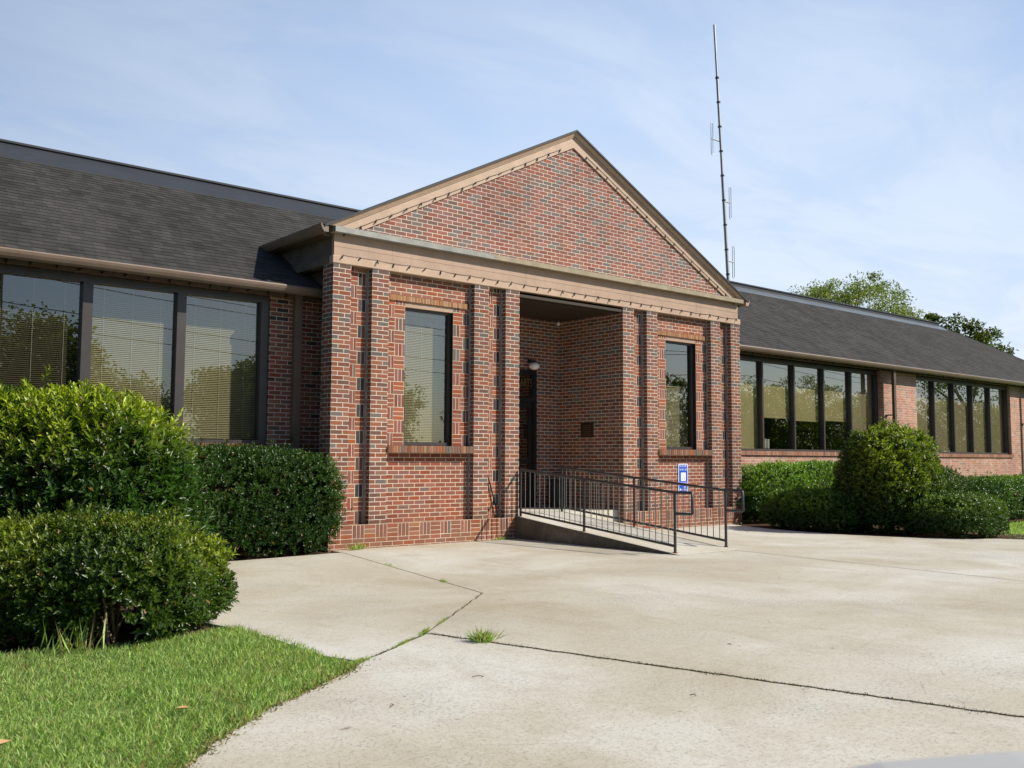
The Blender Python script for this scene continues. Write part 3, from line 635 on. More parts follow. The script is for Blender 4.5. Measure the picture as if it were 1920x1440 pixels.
# ================================================================= WINGS
def wing_wall(x0, x1, openings, m, piers=()):
    b = MB((x0, 0, ZL)); zs, zh = 1.48, 3.84
    b.poly([(x0, YW, -.06), (x1, YW, -.06), (x1, YW, zs), (x0, YW, zs)]); b.poly([(x0, YW, zh), (x1, YW, zh), (x1, YW, 4.05), (x0, YW, 4.05)])
    xs = x0
    for a, c in openings+[(x1, x1)]:
        if a > xs: b.poly([(xs, YW, zs), (a, YW, zs), (a, YW, zh), (xs, YW, zh)])
        if c > a:
            b.poly([(a, YW, zs), (a, YW+.25, zs), (a, YW+.25, zh), (a, YW, zh)]); b.poly([(c, YW+.25, zs), (c, YW, zs), (c, YW, zh), (c, YW+.25, zh)])
        xs = c
    return b
LW0, RW1 = -12.0, 33.5
b = wing_wall(LW0, .33, [(-7.13, -.528)], 'brick_wing'); b.build('wing_wall', 'brick_wing', P)
b = wing_wall(XR-.36, RW1, [(11.04, 17.80), (19.74, 26.13)], 'brick_wing_pink_glare')
b.poly([(RW1, YW, -.06), (RW1, 9.2, -.06), (RW1, 9.2, 4.05), (RW1, YW, 4.05)]); b.build('wing_wall', 'brick_wing_pink_glare', P)
b = MB((0, 0, 0)); b.poly([(LW0, 9.2, -.06), (RW1, 9.2, -.06), (RW1, 9.2, 4.05), (LW0, 9.2, 4.05)]); b.poly([(LW0, YW, -.06), (LW0, 9.2, -.06), (LW0, 9.2, 4.05), (LW0, YW, 4.05)]); b.build('rear_wall', 'brick_wing_pink_glare', P)
for xa_, xb_ in ((LW0+.3, 1.2), (XR-1.2, RW1-.3)):
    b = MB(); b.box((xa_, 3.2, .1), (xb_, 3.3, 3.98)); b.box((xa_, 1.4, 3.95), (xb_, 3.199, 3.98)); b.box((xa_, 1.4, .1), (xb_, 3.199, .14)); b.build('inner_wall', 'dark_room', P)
def wing_window(x0, x1, n, blinds, rec=.10, front=.075, m='dark_frame'):
    yf = YW+rec-.06; fr = .07; z0, z1 = 1.57, 3.82
    f = MB(); f.box((x0, yf, z0), (x1, yf+.12, z0+.055)); f.box((x0, yf, z1-.085), (x1, yf+.12, z1+.02))
    pitch = (x1-x0-front)/n; cs = [x0+front/2+pitch*k for k in range(n+1)]
    for c in cs: f.box((c-front/2, yf-.003, z0+.055), (c+front/2, yf+.14, z1-.085))
    w = f.build('window', m, P)
    sb = MB(); k = 0; nb = int((x1-x0+.06)/.068); xa, xb = x0-.03, x1+.03
    for k in range(nb):
        a = xa+(xb-xa)*k/nb; c = xa+(xb-xa)*(k+1)/nb; r = random.Random(k+int(x0*9)); j = r.uniform(-.004, .004)
        u0 = k*3*U_*2; v0 = k*.0655*5; uvq = [(u0+.02, v0+.008), (u0+.02, v0+.05), (u0+.15, v0+.05), (u0+.15, v0+.008)]
        sb.poly([(a+.004, YW-.045+j, 1.47), (c-.004, YW-.045+j, 1.47), (c-.004, YW-.045+j, 1.568), (a+.004, YW-.045+j, 1.568)], uv=uvq)
        sb.poly([(a+.004, YW-.045+j, 1.568), (c-.004, YW-.045+j, 1.568), (c-.004, yf+.1, 1.575), (a+.004, yf+.1, 1.575)], uv=uvq)
    sb.box((xa, YW-.036, 1.472), (xb, yf+.1, 1.562), mi=1); sb.build('sill', ['brick_sill' if x0 < 0 else 'brick_sill_pink', 'mortar_brick_sill'], w)
    for k in range(n):
        a, c = cs[k]+front/2, cs[k+1]-front/2
        gb = MB(); gb.poly([(a, yf+.085, z0+.055), (c, yf+.085, z0+.055), (c, yf+.085, z1-.085), (a, yf+.085, z1-.085)]); gb.build('pane', 'window_glass', w)
        bl = blinds[k]; yb = yf+.155
        if bl[0] == 'slat': slats(w, a-.03, c+.03, bl[1], z1-.1, yb, m=bl[2])
        elif bl[0] == 'shade':
            sh = MB(); sh.box((a-.03, yb, bl[1]), (c+.03, yb+.006, z1-.05)); sh.box((a-.03, yb-.01, bl[1]-.03), (c+.03, yb+.015, bl[1])); sh.build('roller_shade', bl[2], w)
    return w
wing_window(-7.13, -.528, 5, [('slat', 1.64, 'slat_cream'), ('slat', 1.64, 'slat_unlit'), ('slat', 1.64, 'slat_unlit'), ('slat', 1.64, 'slat_cream'), ('slat', 1.64, 'slat_cream')], rec=.10, front=.13)
wing_window(11.04, 17.80, 5, [('shade', 1.64, 'shade_cloth'), ('shade', 2.42, 'shade_cloth'), ('shade', 2.38, 'shade_cloth'), ('shade', 2.42, 'shade_cloth'), ('shade', 1.64, 'shade_brown')], rec=.20, front=.055)
wing_window(19.74, 26.13, 5, [('shade', 1.64, 'shade_brown')]*5, rec=.16, front=.055)
# eaves, gutters, downspouts
SE, ZE = .60, 3.975   # roof slope, eave height at y=.60
def eave(x0, x1, gm):
    b = MB(); b.prism([(.625, 3.86), (.70, 3.86), (.70, 3.965), (.59, 3.965), (.575, 3.975), (.565, 3.955), (.575, 3.92), (.60, 3.88)], x0, x1, 'x'); b.build('gutter', gm, P)
    b = MB(); b.box((x0, .703, 3.88), (x1, .725, 4.02)); b.box((x0, .725, 4.00), (x1, YW-.04, 4.02)); b.box((x0, YW-.075, 3.845), (x1, YW-.003, 3.999)); b.build('eave_board', 'brown_trim', P)
eave(LW0-.4, .325, 'gutter_paint'); eave(XR-.355, RW1+.4, 'gutter_paint')
def downspout(x, y, z1=3.90, w=.10, m='brown_trim'):
    b = MB(); b.box((x-w/2, y-.075, .02), (x+w/2, y, 3.995))
    for z in (.9, 2.6): b.box((x-w/2-.012, y-.078, z), (x+w/2+.012, YW-.003, z+.03))
    b.build('downspout', m, P)
downspout(-.09, YW-.012, w=.125, m='gutter_paint'); downspout(18.0, YW-.20, w=.11, m='brown_trim'); downspout(27.06, YW-.10, w=.11, m='brown_trim')
# main roof: front slope left, front slope right with hip end; back slope
YR = 5.15; VL = (YR-.585)/math.cos(math.atan(SE)); cs_, sn_ = math.cos(math.atan(SE)), math.sin(math.atan(SE))
zr = ZE+SE*(YR-.585)
roof_plane('wing_roof', (LW0-.4, .585, ZE), (1, 0, 0), (0, cs_, sn_), .32-LW0+.4, VL, 'shingle_roof', clip=lambda v: (0, (.32-LW0+.4) + v*cs_*1.35), udiv=26)
XH = RW1+.4
roof_plane('wing_roof', (XR-.34, .585, ZE), (1, 0, 0), (0, cs_, sn_), XH-XR+.34, VL, 'shingle_roof', clip=lambda v: (-v*cs_*1.35, (XH-XR+.34)-v*cs_*.90), udiv=40)
RX1 = XH-(YR-.585)*.90
b = MB(); yb2 = 2*YR-.585
b.poly([(XH, .585, ZE), (XH, yb2, ZE), (RX1, YR, zr)]); b.poly([(XH, yb2, ZE), (LW0-.4, yb2, ZE), (LW0-.4, YR, zr), (RX1, YR, zr)])
b.poly([(LW0-.4, .585, ZE), (LW0-.4, YR, zr), (LW0-.4, yb2, ZE)]); b.build('rear_roof', 'shingle_roof', P)
# ridge flashing: sheet metal on the slope + low curb along the ridge
def rpt(x, y, dz): return (x, y, ZE+SE*(y-.585)+dz)
for x0, x1, m1, yb_, hc_ in ((LW0-.4, 4.2, 'flashing_dark', 4.22, .02), (9.5, RX1-.2, 'flashing', 4.62, .10)):
    b = MB(); b.poly([rpt(x0, yb_, .025), rpt(x1, yb_, .025), rpt(x1, 4.93, .025), rpt(x0, 4.93, .025)]); b.poly([rpt(x0, yb_, 0), rpt(x1, yb_, 0), rpt(x1, yb_, .025), rpt(x0, yb_, .025)])
    b.build('ridge_flashing', m1, P)
    b = MB(); z0_, z1_ = rpt(0, 4.93, .025)[2], rpt(0, 4.93, .025)[2]+hc_
    b.box((x0, 4.93, z0_), (x1, 5.45, z1_)); b.box((x0, 4.90, z1_), (x1, 5.48, z1_+.035)); b.build('ridge_curb', 'flashing_dark', P)

# ================================================================= OBJECTS ON THE BUILDING
# wall lamp
t = thing('wall_lamp', 'round white glass porch lamp above the door', 'lamp', (5.50, 1.70, 3.2))
b = MB(); b.lathe((5.50, 1.66, 3.21), [(.0, -.075), (.05, -.072), (.095, -.045), (.11, -.005), (.10, .035), (.06, .062), (.045, .07)], 24); b.build('globe', 'white_glass', t)
b = MB(); b.lathe((5.50, 1.66, 3.28), [(.05, 0), (.05, .03), (.02, .04), (0, .045)], 16); b.tube([(5.5, 1.66, 3.30), (5.5, 1.74, 3.34), (5.5, 1.82, 3.32)], .012); b.lathe((5.5, 1.80, 3.29), [(.0, 0), (.035, 0), (.035, .06), (0, .06)], 12); b.build('bracket', 'black_frame', t)
t = thing('ceiling_bulb', 'small bare bulb fixture on the porch ceiling corner', 'lamp', (6.1, 1.6, 4.15))
b = MB(); b.lathe((6.1, 1.6, 4.10), [(0, -.03), (.03, -.02), (.04, .01), (.025, .04), (.02, .05)], 14); b.build('bulb', 'cord_white', t)
b = MB(); b.lathe((6.1, 1.6, 4.14), [(.03, 0), (.05, .04), (.05, .052)], 14); b.build('socket', 'black_frame', t)
# plaque on the porch side wall (faces -x)
t = thing('wall_plaque', 'dark bronze plaque on the right side wall of the porch', 'plaque', (XI1, 1.0, 1.93))
b = MB(); b.box((XI1-.022, .83, 1.785), (XI1-.002, 1.18, 2.085)); b.build('plate', 'bronze', t, bevel=.006)
b = MB()
for k in range(6): b.box((XI1-.0245, .87+(.02 if k % 2 else 0), 1.83+k*.037), (XI1-.0225, 1.14-(.03 if k % 3 else 0), 1.842+k*.037))
b.build('raised_lines', 'letter_gold', t)
# bin in porch corner
t = thing('trash_bin', 'dark rectangular bin standing in the far right corner of the porch', 'bin', (6.05, 1.6, FZ))
b = MB(); b.prism([(5.93, 1.45), (6.17, 1.45), (6.17, 1.72), (5.93, 1.72)], FZ+.003, FZ+.52, 'z'); b.build('body', 'bin_dark', t, bevel=.012)
b = MB(); b.prism([(5.915, 1.435), (6.185, 1.435), (6.185, 1.735), (5.915, 1.735)], FZ+.523, FZ+.56, 'z'); b.build('lid', 'bin_dark', t, bevel=.008)
# accessibility sign
sx0, sx1, sz0, sz1, sy = 8.035, 8.335, .70, 1.275, REC-.012
t = thing('wall_sign', 'tall blue and white notice sign on the brick below the right porch window', 'sign', ((sx0+sx1)/2, sy, sz0))
def rrect(b, x0, x1, z0, z1, y, r, th, mi=0):
    pts = []
    for cx_, cz_, a0 in ((x1-r, z0+r, -90), (x1-r, z1-r, 0), (x0+r, z1-r, 90), (x0+r, z0+r, 180)):
        for k in range(5): a = math.radians(a0+k*22.5); pts.append((cx_+r*math.cos(a), cz_+r*math.sin(a)))
    b.prism(pts, y, y+th, 'y', mi)
b = MB(); rrect(b, sx0, sx1, sz0, sz1, sy-.004, .03, .006); b.build('border', 'sign_white', t)
b = MB(); rrect(b, sx0+.018, sx1-.018, sz0+.018, sz1-.018, sy-.0065, .02, .002); b.build('field', 'sign_blue', t)
xm = (sx0+sx1)/2
b = MB(); b.box((xm-.075, sy-.009, .925), (xm+.075, sy-.0068, 1.095)); b.build('symbol_panel', 'sign_white', t)
# wheelchair figure in grey strokes
b = MB(); ys = sy-.0115
def stroke(p, q, w=.006):
    d_ = Vector((q[0]-p[0], 0, q[1]-p[1])).normalized(); n_ = Vector((-d_.z, 0, d_.x))*w
    b.poly([Vector((p[0], ys, p[1]))-n_, Vector((q[0], ys, q[1]))-n_, Vector((q[0], ys, q[1]))+n_, Vector((p[0], ys, p[1]))+n_])
cx_, cz_ = xm-.004, .975
for k in range(14):
    a, a2 = math.radians(-200+k*18), math.radians(-200+(k+1)*18); stroke((cx_+.033*math.cos(a), cz_+.033*math.sin(a)), (cx_+.033*math.cos(a2), cz_+.033*math.sin(a2)), .004)
stroke((xm-.012, 1.05), (xm-.006, 1.0), .006); stroke((xm-.006, 1.0), (xm+.026, 1.0), .005); stroke((xm+.026, 1.0), (xm+.04, .96), .005); stroke((xm-.01, 1.028), (xm+.02, 1.028), .004)
for k in range(10):
    a, a2 = k*math.pi/5, (k+1)*math.pi/5; b.poly([(xm-.012, ys, 1.068), (xm-.012+.011*math.cos(a), ys, 1.068+.011*math.sin(a)), (xm-.012+.011*math.cos(a2), ys, 1.068+.011*math.sin(a2))])
b.build('wheelchair_symbol', 'sign_grey', t)
for s_, z_, sz_ in (('THE DOOR IS', 1.225, .045), ('IN ANY USE', 1.155, .045), ('THIS IS OUT', .885, .045), ('NEED', .795, .045), ('AT FRONT', .745, .04)):
    text(s_, sz_*1.25, (xm + (.03 if z_ < .85 else 0), sy-.0075, z_), RF, 'sign_white', t, ext=.0008, sx=.78)
b = MB(); b.box((sx0+.035, sy-.009, .735), (sx0+.07, sy-.0068, .77)); b.build('small_symbol', 'sign_white', t)
# antenna mast on the ridge
A0, A1 = Vector((16.55, 5.2, 6.75)), Vector((16.02, 5.2, 14.75))
def am(tt, dx=0, dy=0): p = A0.lerp(A1, tt); return Vector((p.x+dx, p.y+dy, p.z))
t = thing('antenna_mast', 'tall thin radio mast with folded dipole loops rising behind the right gable slope', 'antenna', tuple(A0))
b = MB(); b.tube([am(0), am(.42)], .050); b.build('lower_tube', 'mast_metal', t)
b = MB(); b.tube([am(.42), am(.80)], .041); b.build('middle_tube', 'mast_metal', t)
b = MB(); b.tube([am(.80), am(1)], .036); b.build('upper_tube', 'mast_metal', t)
b = MB(); b.tube([am(k/40, dx=-.05-(.02 if k % 5 == 2 else 0), dy=-.03) for k in range(0, 33)], .012, 6); b.build('cable', 'wire_black', t)
for k in range(9):
    b = MB(); b.tube([am(.03+.095*k), am(.036+.095*k)], .060, 8); b.build('clamp', 'wire_black', t)
def dipole(tt, sd):
    p = am(tt); q = p+Vector((sd*.42, 0, 0)); r_ = .045; h_ = .50; n = 6
    b = MB(); b.tube([p, q], .02, 6); 
    loop = [q+Vector((r_, 0, -h_+r_)), q+Vector((r_, 0, h_-r_))] + [q+Vector((r_*math.cos(math.pi*k/n), 0, h_-r_+r_*math.sin(math.pi*k/n))) for k in range(1, n+1)] + [q+Vector((-r_, 0, -h_+r_))] + [q+Vector((-r_*math.cos(math.pi*k/n), 0, -h_+r_-r_*math.sin(math.pi*k/n))) for k in range(1, n+1)]
    b.tube(loop, .011, 6, caps=False); b.build('dipole_loop', 'mast_metal', t)
dipole(.545, -1); dipole(.315, .75); dipole(.085, .75)
# string lights
def string_lights(name_label, pts, n, drop=.006, rad=.0045, length=.062, ang=(.4, -.35)):
    t = thing('string_lights', name_label, 'string lights', tuple(pts[0]), 'dark strings of lights along the eaves and gable')
    L = [0]
    for i in range(len(pts)-1): L.append(L[-1]+(Vector(pts[i+1])-Vector(pts[i])).length)
    def at(s):
        for i in range(len(pts)-1):
            if s <= L[i+1]+1e-9: return Vector(pts[i]).lerp(Vector(pts[i+1]), (s-L[i])/(L[i+1]-L[i]))
        return Vector(pts[-1])
    r = random.Random(n); pos = []
    for k in range(n): pos.append(at(L[-1]*(k+.5)/n)+Vector((0, 0, r.uniform(-.008, .008))))
    w = []
    for k in range(n):
        w.append(pos[k])
        if k < n-1:
            for tt in (.25, .5, .75): w.append(pos[k].lerp(pos[k+1], tt)-Vector((0, 0, drop*4*tt*(1-tt)*r.uniform(.5, 1.3))))
    b = MB(); b.tube(w, rad, 5); b.build('cable', 'wire_black', t)
    proto = None
    sb = MB(); sb.tube([(0, 0, 0), (-.55*length, -.25*length, -.9*length)], [.013, .010], 7)
    me = None
    for k in range(n):
        if me is None:
            o = sb.build('bulb_socket', 'wire_black', None); o.parent = t; o.location = pos[k]-Vector(pts[0]); me = o
            del o['_w']
        else:
            o = me.copy(); COL.objects.link(o); o.parent = t; o.location = pos[k]-Vector(pts[0]); o.rotation_euler = (r.uniform(-.3, .3), r.uniform(-.3, .3), r.uniform(-.4, .4))
    return t
string_lights('string of dark bulb sockets along the porch fascia below the pediment', [(.0, -.022, 4.415), (XR, -.022, 4.40)], 33)
def rk(sg, dx): return (XC+sg*dx, -.008, 7.205-SL*dx)
string_lights('string of dark bulb sockets up the left gable slope board', [rk(-1, 4.95), rk(-1, .2)], 17)
string_lights('string of dark bulb sockets down the right gable slope board', [rk(1, .2), rk(1, 4.95)], 17)
string_lights('string of dark bulb sockets under the gutter of the left wing', [(-9.5, YW-.085, 3.90), (-.15, YW-.085, 3.90)], 31)
string_lights('string of dark bulb sockets under the gutter of the right wing', [(10.3, YW-.085, 3.90), (30.0, YW-.085, 3.90)], 62)
# rod in the recess beside the door pilaster
t = MB(); t.tube([(3.045, REC-.015, 1.17), (3.30, REC-.045, ZL+.01)], .012, 8)
tag(t.build('metal_rod', 'wire_black'), 'thin dark rod leaning in the brick recess left of the porch', 'rod')
# paper boxes on the inside sill of the right wing window
t = MB(); t.box((12.64, YW+.40, 1.64), (12.81, YW+.55, 1.86)); t.box((12.84, YW+.40, 1.64), (12.89, YW+.55, 1.88)); t.box((12.95, YW+.40, 1.64), (13.02, YW+.55, 1.87))
tag(t.build('paper_box', 'sign_white'), 'small white boxes standing behind the glass of the right wing window', 'box')

# ================================================================= RAMP + RAILS
t = thing('wheelchair_ramp', 'sloping concrete wheelchair ramp leading up to the porch', 'ramp', (4.3, -1.7, 0))
RX0, RX1_ = 3.60, 5.05; Y0, Y1 = .15, -3.62
b = MB(); b.poly([(RX0, Y1, .002), (RX1_, Y1, .002), (RX1_, Y0, FZ-.002), (RX0, Y0, FZ-.002)])
def ztop(y): return .002+(FZ-.004)*(y-Y1)/(Y0-Y1)
b.build('deck', 'concrete', t)
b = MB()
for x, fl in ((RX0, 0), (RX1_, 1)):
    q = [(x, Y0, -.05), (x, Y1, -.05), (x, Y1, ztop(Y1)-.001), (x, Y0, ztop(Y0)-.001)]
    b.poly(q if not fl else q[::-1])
b.build('side', 'concrete_stained_shaded', t)
def handrail(x, y_top, y_bot, ymid, label):
    t = thing('handrail', label, 'handrail', (x, y_bot, 0), 'metal handrails of the ramp')
    zt = lambda y: ztop(y)+.845; zb = lambda y: ztop(y)+.095
    zt = lambda y: .885+(1.18-.885)*(y-(-3.46))/(0+3.46)
    zb = lambda y: .115+(.455-.115)*(y-(-3.46))/(0+3.46)
    yl = y_bot-.31
    b = MB(); b.tube([(x, y_top, zt(y_top)), (x, y_bot, zt(y_bot)), (x, y_bot-.05, zt(y_bot)+.002), (x, yl, zt(y_bot)+.005), (x, yl-.012, zt(y_bot)-.01), (x, yl-.012, .595), (x, yl, .585), (x, y_bot, .585)], .021, 10); b.build('top_rail', 'rail_metal', t)
    b = MB(); b.tube([(x, y_top, zb(y_top)), (x, y_bot, zb(y_bot))], .019, 8); b.build('bottom_rail', 'rail_metal', t)
    for y in (y_bot, ymid, y_top):
        b = MB(); b.tube([(x, y, ztop(y)-.01), (x, y, zt(y))], .022, 10); b.build('post', 'rail_metal', t)
    b = MB(); b.tube([(x, y_bot, ztop(y_bot)), (x, y_bot, ztop(y_bot)+.012)], .034, 10); b.tube([(x, ymid, ztop(ymid)), (x, ymid, ztop(ymid)+.03)], .025, 10); b.build('rusty_foot', 'rust', t)
    L = y_top-y_bot; n = int(L/.118); proto = None
    for k in range(1, n):
        y = y_bot+L*k/n
        if abs(y-ymid) < .04: continue
        bb = MB(); bb.tube([(x, y, zb(y)), (x, y, zt(y))], .0075, 6); bb.build('baluster', 'baluster_metal', t)
    return t
handrail(3.68, -.05, -3.46, -1.60, 'dark metal handrail on the near left side of the ramp')
handrail(4.97, .29, -3.38, -1.49, 'dark metal handrail on the far right side of the ramp')

# ================================================================= FOLIAGE
def snoise(p, seed=0, f=1.0):
    r = np.random.default_rng(seed); out = np.zeros(len(p))
    for k in range(9):
        d = r.normal(size=3); d /= np.linalg.norm(d); fr = f*(1.2+k*.9); out += np.sin(p@d*fr*2+r.uniform(0, 6.28))/(1+k*.55)
    return out/3.0
def leaf_mesh(name, base, d, up, ln, wd, col, m, parent=None, crease=.25):
    """folded leaf blades. base,d,up (N,3); ln,wd (N,); col (N,3)"""
    base = base.astype(np.float64); d = d/np.maximum(np.linalg.norm(d, axis=1, keepdims=True), 1e-9)
    s = np.cross(d, up); s /= np.maximum(np.linalg.norm(s, axis=1, keepdims=True), 1e-9); n = np.cross(s, d)
    N = len(base); ln = ln[:, None]; wd = wd[:, None]
    v = np.empty((N, 4, 3)); mid = base+d*ln*.48
    v[:, 0] = base; v[:, 1] = mid-s*wd*.5+n*wd*crease; v[:, 2] = base+d*ln-n*ln*.10; v[:, 3] = mid+s*wd*.5+n*wd*crease
    loc = np.array(parent['_w']) if parent else np.zeros(3)
    v = (v.reshape(-1, 3)-loc).astype(np.float32)
    me = bpy.data.meshes.new(name); me.vertices.add(N*4); me.vertices.foreach_set('co', v.ravel())
    i0 = np.arange(N)*4; tri = np.stack([i0, i0+1, i0+2, i0, i0+2, i0+3], 1).astype(np.int32).ravel()
    me.loops.add(N*6); me.loops.foreach_set('vertex_index', tri); me.polygons.add(N*2)
    me.polygons.foreach_set('loop_start', np.arange(N*2, dtype=np.int32)*3)
    me.update(calc_edges=True); me.validate()
    a = me.attributes.new('leafcol', 'FLOAT_COLOR', 'POINT'); c4 = np.ones((N, 4, 4), np.float32); c4[:, :, :3] = col[:, None, :]
    a.data.foreach_set('color', c4.ravel())
    return lk(name, me, parent, [m])
def shoots(p, nrm, per, length, lsize, lwid, r, upb=.45, spread=.75, jit=.35):
    """leaf rosettes along short shoots at points p"""
    N = len(p); d = nrm+np.array([0, 0, upb])+r.normal(size=(N, 3))*jit; d /= np.linalg.norm(d, axis=1, keepdims=True)
    a = np.cross(d, r.normal(size=(N, 3))); a /= np.linalg.norm(a, axis=1, keepdims=True); b = np.cross(d, a)
    B, D, L, Wd, T = [], [], [], [], []
    Ls = length*r.uniform(.5, 1.3, N)
    for k in range(per):
        t = (k+.5)/per; ang = k*2.4+r.uniform(0, 1, N)*.8
        rad = a*np.cos(ang)[:, None]+b*np.sin(ang)[:, None]
        B.append(p+d*(Ls*t)[:, None]+rad*.004); sp = spread*(1.25-.75*t)
        dd = d*(.45+.5*t)+rad*sp+r.normal(size=(N, 3))*.15; D.append(dd)
        L.append(lsize*r.uniform(.55, 1.35, N)*(1-.25*t)); Wd.append(lwid*r.uniform(.8, 1.2, N)*(1-.2*t)); T.append(np.full(N, t))
    return np.vstack(B), np.vstack(D), np.tile(d, (per, 1)), np.concatenate(L), np.concatenate(Wd), np.concatenate(T)
def palette(n, r, dark, mid, new, newf):
    """newf (N,) 0..1 share of fresh growth"""
    k = r.uniform(0, 1, n)[:, None]; c = np.array(dark)*(1-k)+np.array(mid)*k
    f = np.clip(newf, 0, 1)[:, None]; c = c*(1-f)+np.array(new)*f
    c = c*np.array([1.22, 1.04, .72]); old = r.uniform(size=n) < .018; c = np.where(old[:, None], np.array([.20, .13, .035]), c)
    return c*r.uniform(.70, 1.30, n)[:, None]
def bush(label, c, rx, ry, h, n, per, ls, lw, seed, expo=2.6, rough=.06, rot=0, new=.5, dark=(.014, .040, .010), mid=(.035, .095, .016), newc=(.16, .26, .03), group=None, lenS=.09, gapf=None, upb=.5, cat='bush', name='bush', stems=9, mname='leaf_glossy', topz=.75, jit=.35):
    r = np.random.default_rng(seed); t = thing(name, label, cat, (c[0], c[1], 0), group)
    v = r.normal(size=(n, 3)); v[:, 2] = np.abs(v[:, 2])*1.0-.25*r.uniform(0, 1, n); v /= np.linalg.norm(v, axis=1, keepdims=True)
    # superellipsoid radius
    k = (np.abs(v)**expo).sum(1)**(-1/expo); p = v*k[:, None]
    zz = p[:, 2]*.80+.20                      # body spans z 0..1
    disp = 1+rough*snoise(p*1.0, seed, 2.2)+rough*.5*snoise(p, seed+1, 5.5)
    dep = 1-np.abs(r.normal(size=n))*.05; deep = r.uniform(size=n) < .38; dep = np.where(deep, r.uniform(.68, .93, n), dep)
    s = disp*dep; X = np.stack([p[:, 0]*rx*s, p[:, 1]*ry*s, np.clip(zz*s, .03, 2)*h], 1)
    stray = (r.uniform(size=n) < .035) & ~deep; s = np.where(stray, s*(1+np.abs(r.normal(size=n))*.07), s); X = np.stack([p[:, 0]*rx*s, p[:, 1]*ry*s, np.clip(zz*s, .03, 2)*h], 1)
    low = np.clip(zz/.22, 0, 1); X[:, :2] *= (.86+.14*low)[:, None]
    nr = np.stack([np.sign(p[:, 0])*np.abs(p[:, 0])**(expo-1)/rx, np.sign(p[:, 1])*np.abs(p[:, 1])**(expo-1)/ry, np.sign(p[:, 2])*np.abs(p[:, 2])**(expo-1)/h], 1); nr /= np.linalg.norm(nr, axis=1, keepdims=True)
    ca, sa = math.cos(rot), math.sin(rot); Rm = np.array([[ca, -sa, 0], [sa, ca, 0], [0, 0, 1]])
    X = X@Rm.T+np.array([c[0], c[1], 0]); nr = nr@Rm.T
    if gapf is not None: keep = gapf(X, r); X, nr, zz, dep, s = X[keep], nr[keep], zz[keep], dep[keep], s[keep]
    B, D, Up, L, Wd, T = shoots(X, nr, per, lenS, ls, lw, r, upb=upb, jit=jit)
    zt = np.tile(zz, per); nf = new*np.clip((zt-(topz-.35))/.35, 0, 1)*np.clip(T*1.3, 0, 1)*r.uniform(.3, 1.3, len(T))*np.clip(.6+snoise(B, seed+5, 1.2), 0, 1.3)
    dt = np.tile(dep, per); L = L*np.where(dt < .93, 1.35, 1); Wd = Wd*np.where(dt < .93, 1.6, 1)
    leaf_mesh('foliage', B, D, Up, L, Wd, palette(len(B), r, dark, mid, newc, nf), mname, t)
    sb = MB(); rr = random.Random(seed)
    for k_ in range(stems):
        a = rr.uniform(0, 6.28); q = Vector((c[0]+rr.uniform(-.1, .1)*rx, c[1]+rr.uniform(-.1, .1)*ry, 0)); pts = [q]
        for j in range(5):
            e = (j+1)/5; lx, ly = math.cos(a)*rx*.62*e, math.sin(a)*ry*.62*e
            pts.append(Vector((c[0]+lx*ca-ly*sa+rr.uniform(-.04, .04), c[1]+lx*sa+ly*ca+rr.uniform(-.04, .04), h*.8*e**.8)))
        sb.tube(pts, [.016*(1-.14*j) for j in range(6)], 6)
    sb.build('stem', 'twig', t)
    return t
def hedge(label, x0, x1, y0, y1, h, n, per, ls, lw, seed, **k):
    return bush(label, ((x0+x1)/2, (y0+y1)/2), (x1-x0)/2, (y1-y0)/2, h, n, per, ls, lw, seed, expo=k.pop('expo', 7), name='hedge', cat='hedge', **k)
AX = -yaw
bush('tall wide rounded bush with bright yellow green tips in front of the left windows', (-4.42, -1.92), 1.42, 1.10, 1.84, 8600, 9, .092, .034, 11, expo=4.0, rough=.10, rot=AX, new=1.5, dark=(.016, .048, .010), mid=(.042, .115, .018), newc=(.30, .42, .030), lenS=.15, upb=.8, topz=.98)
def gapB2(X, r):
    d = (X[:, 0]-(-4.72))*math.cos(yaw)-(X[:, 1]+5.3)*math.sin(yaw)   # camera-right offset
    f = X[:, 1] < -4.6
    return ~((np.abs(d-.02) < .11+.07*(X[:, 2] < .2)) & (X[:, 2] < .38-.8*np.abs(d)) & f) 
b2 = bush('low clipped bush with bare brown stems showing at its foot on the near lawn edge', (-4.74, -4.38), 1.12, .90, .82, 7600, 8, .052, .024, 23, expo=3.6, rough=.10, rot=AX, new=1.0, dark=(.020, .050, .010), mid=(.060, .13, .018), newc=(.23, .32, .035), lenS=.07, gapf=gapB2)
sb = MB(); rr = random.Random(5)
for k in range(16):
    q = Vector((-4.75+rr.uniform(-.16, .16), -5.12+rr.uniform(-.1, .15), 0)); e = q+Vector((rr.uniform(-.3, .35), rr.uniform(-.2, .3), rr.uniform(.35, .62)))
    m_ = q.lerp(e, .5)+Vector((rr.uniform(-.05, .05), rr.uniform(-.05, .05), 0)); sb.tube([q, m_, e], [.013, .010, .005], 6)
    for j in range(2): s_ = m_.lerp(e, rr.random()); sb.tube([s_, s_+Vector((rr.uniform(-.18, .18), rr.uniform(-.15, .1), rr.uniform(.0, .2)))], [.005, .003], 5)
sb.build('bare_stem', 'twig', b2)
hedge('dark green boxy clipped hedge beside the left corner of the porch', -2.7, .05, -.42, .72, 1.44, 9000, 8, .045, .021, 31, rough=.05, new=.5, dark=(.012, .040, .010), mid=(.028, .085, .016), newc=(.10, .22, .03), lenS=.07)
hedge('dark green boxy hedge against the wall right of the porch', 10.05, 14.6, -.45, .72, 1.23, 10000, 7, .05, .024, 37, rough=.08, new=1.9, dark=(.018, .055, .012), mid=(.04, .12, .018), newc=(.17, .34, .04), lenS=.07)  # top leaves lightened: a sunlit look added to the new-growth colour
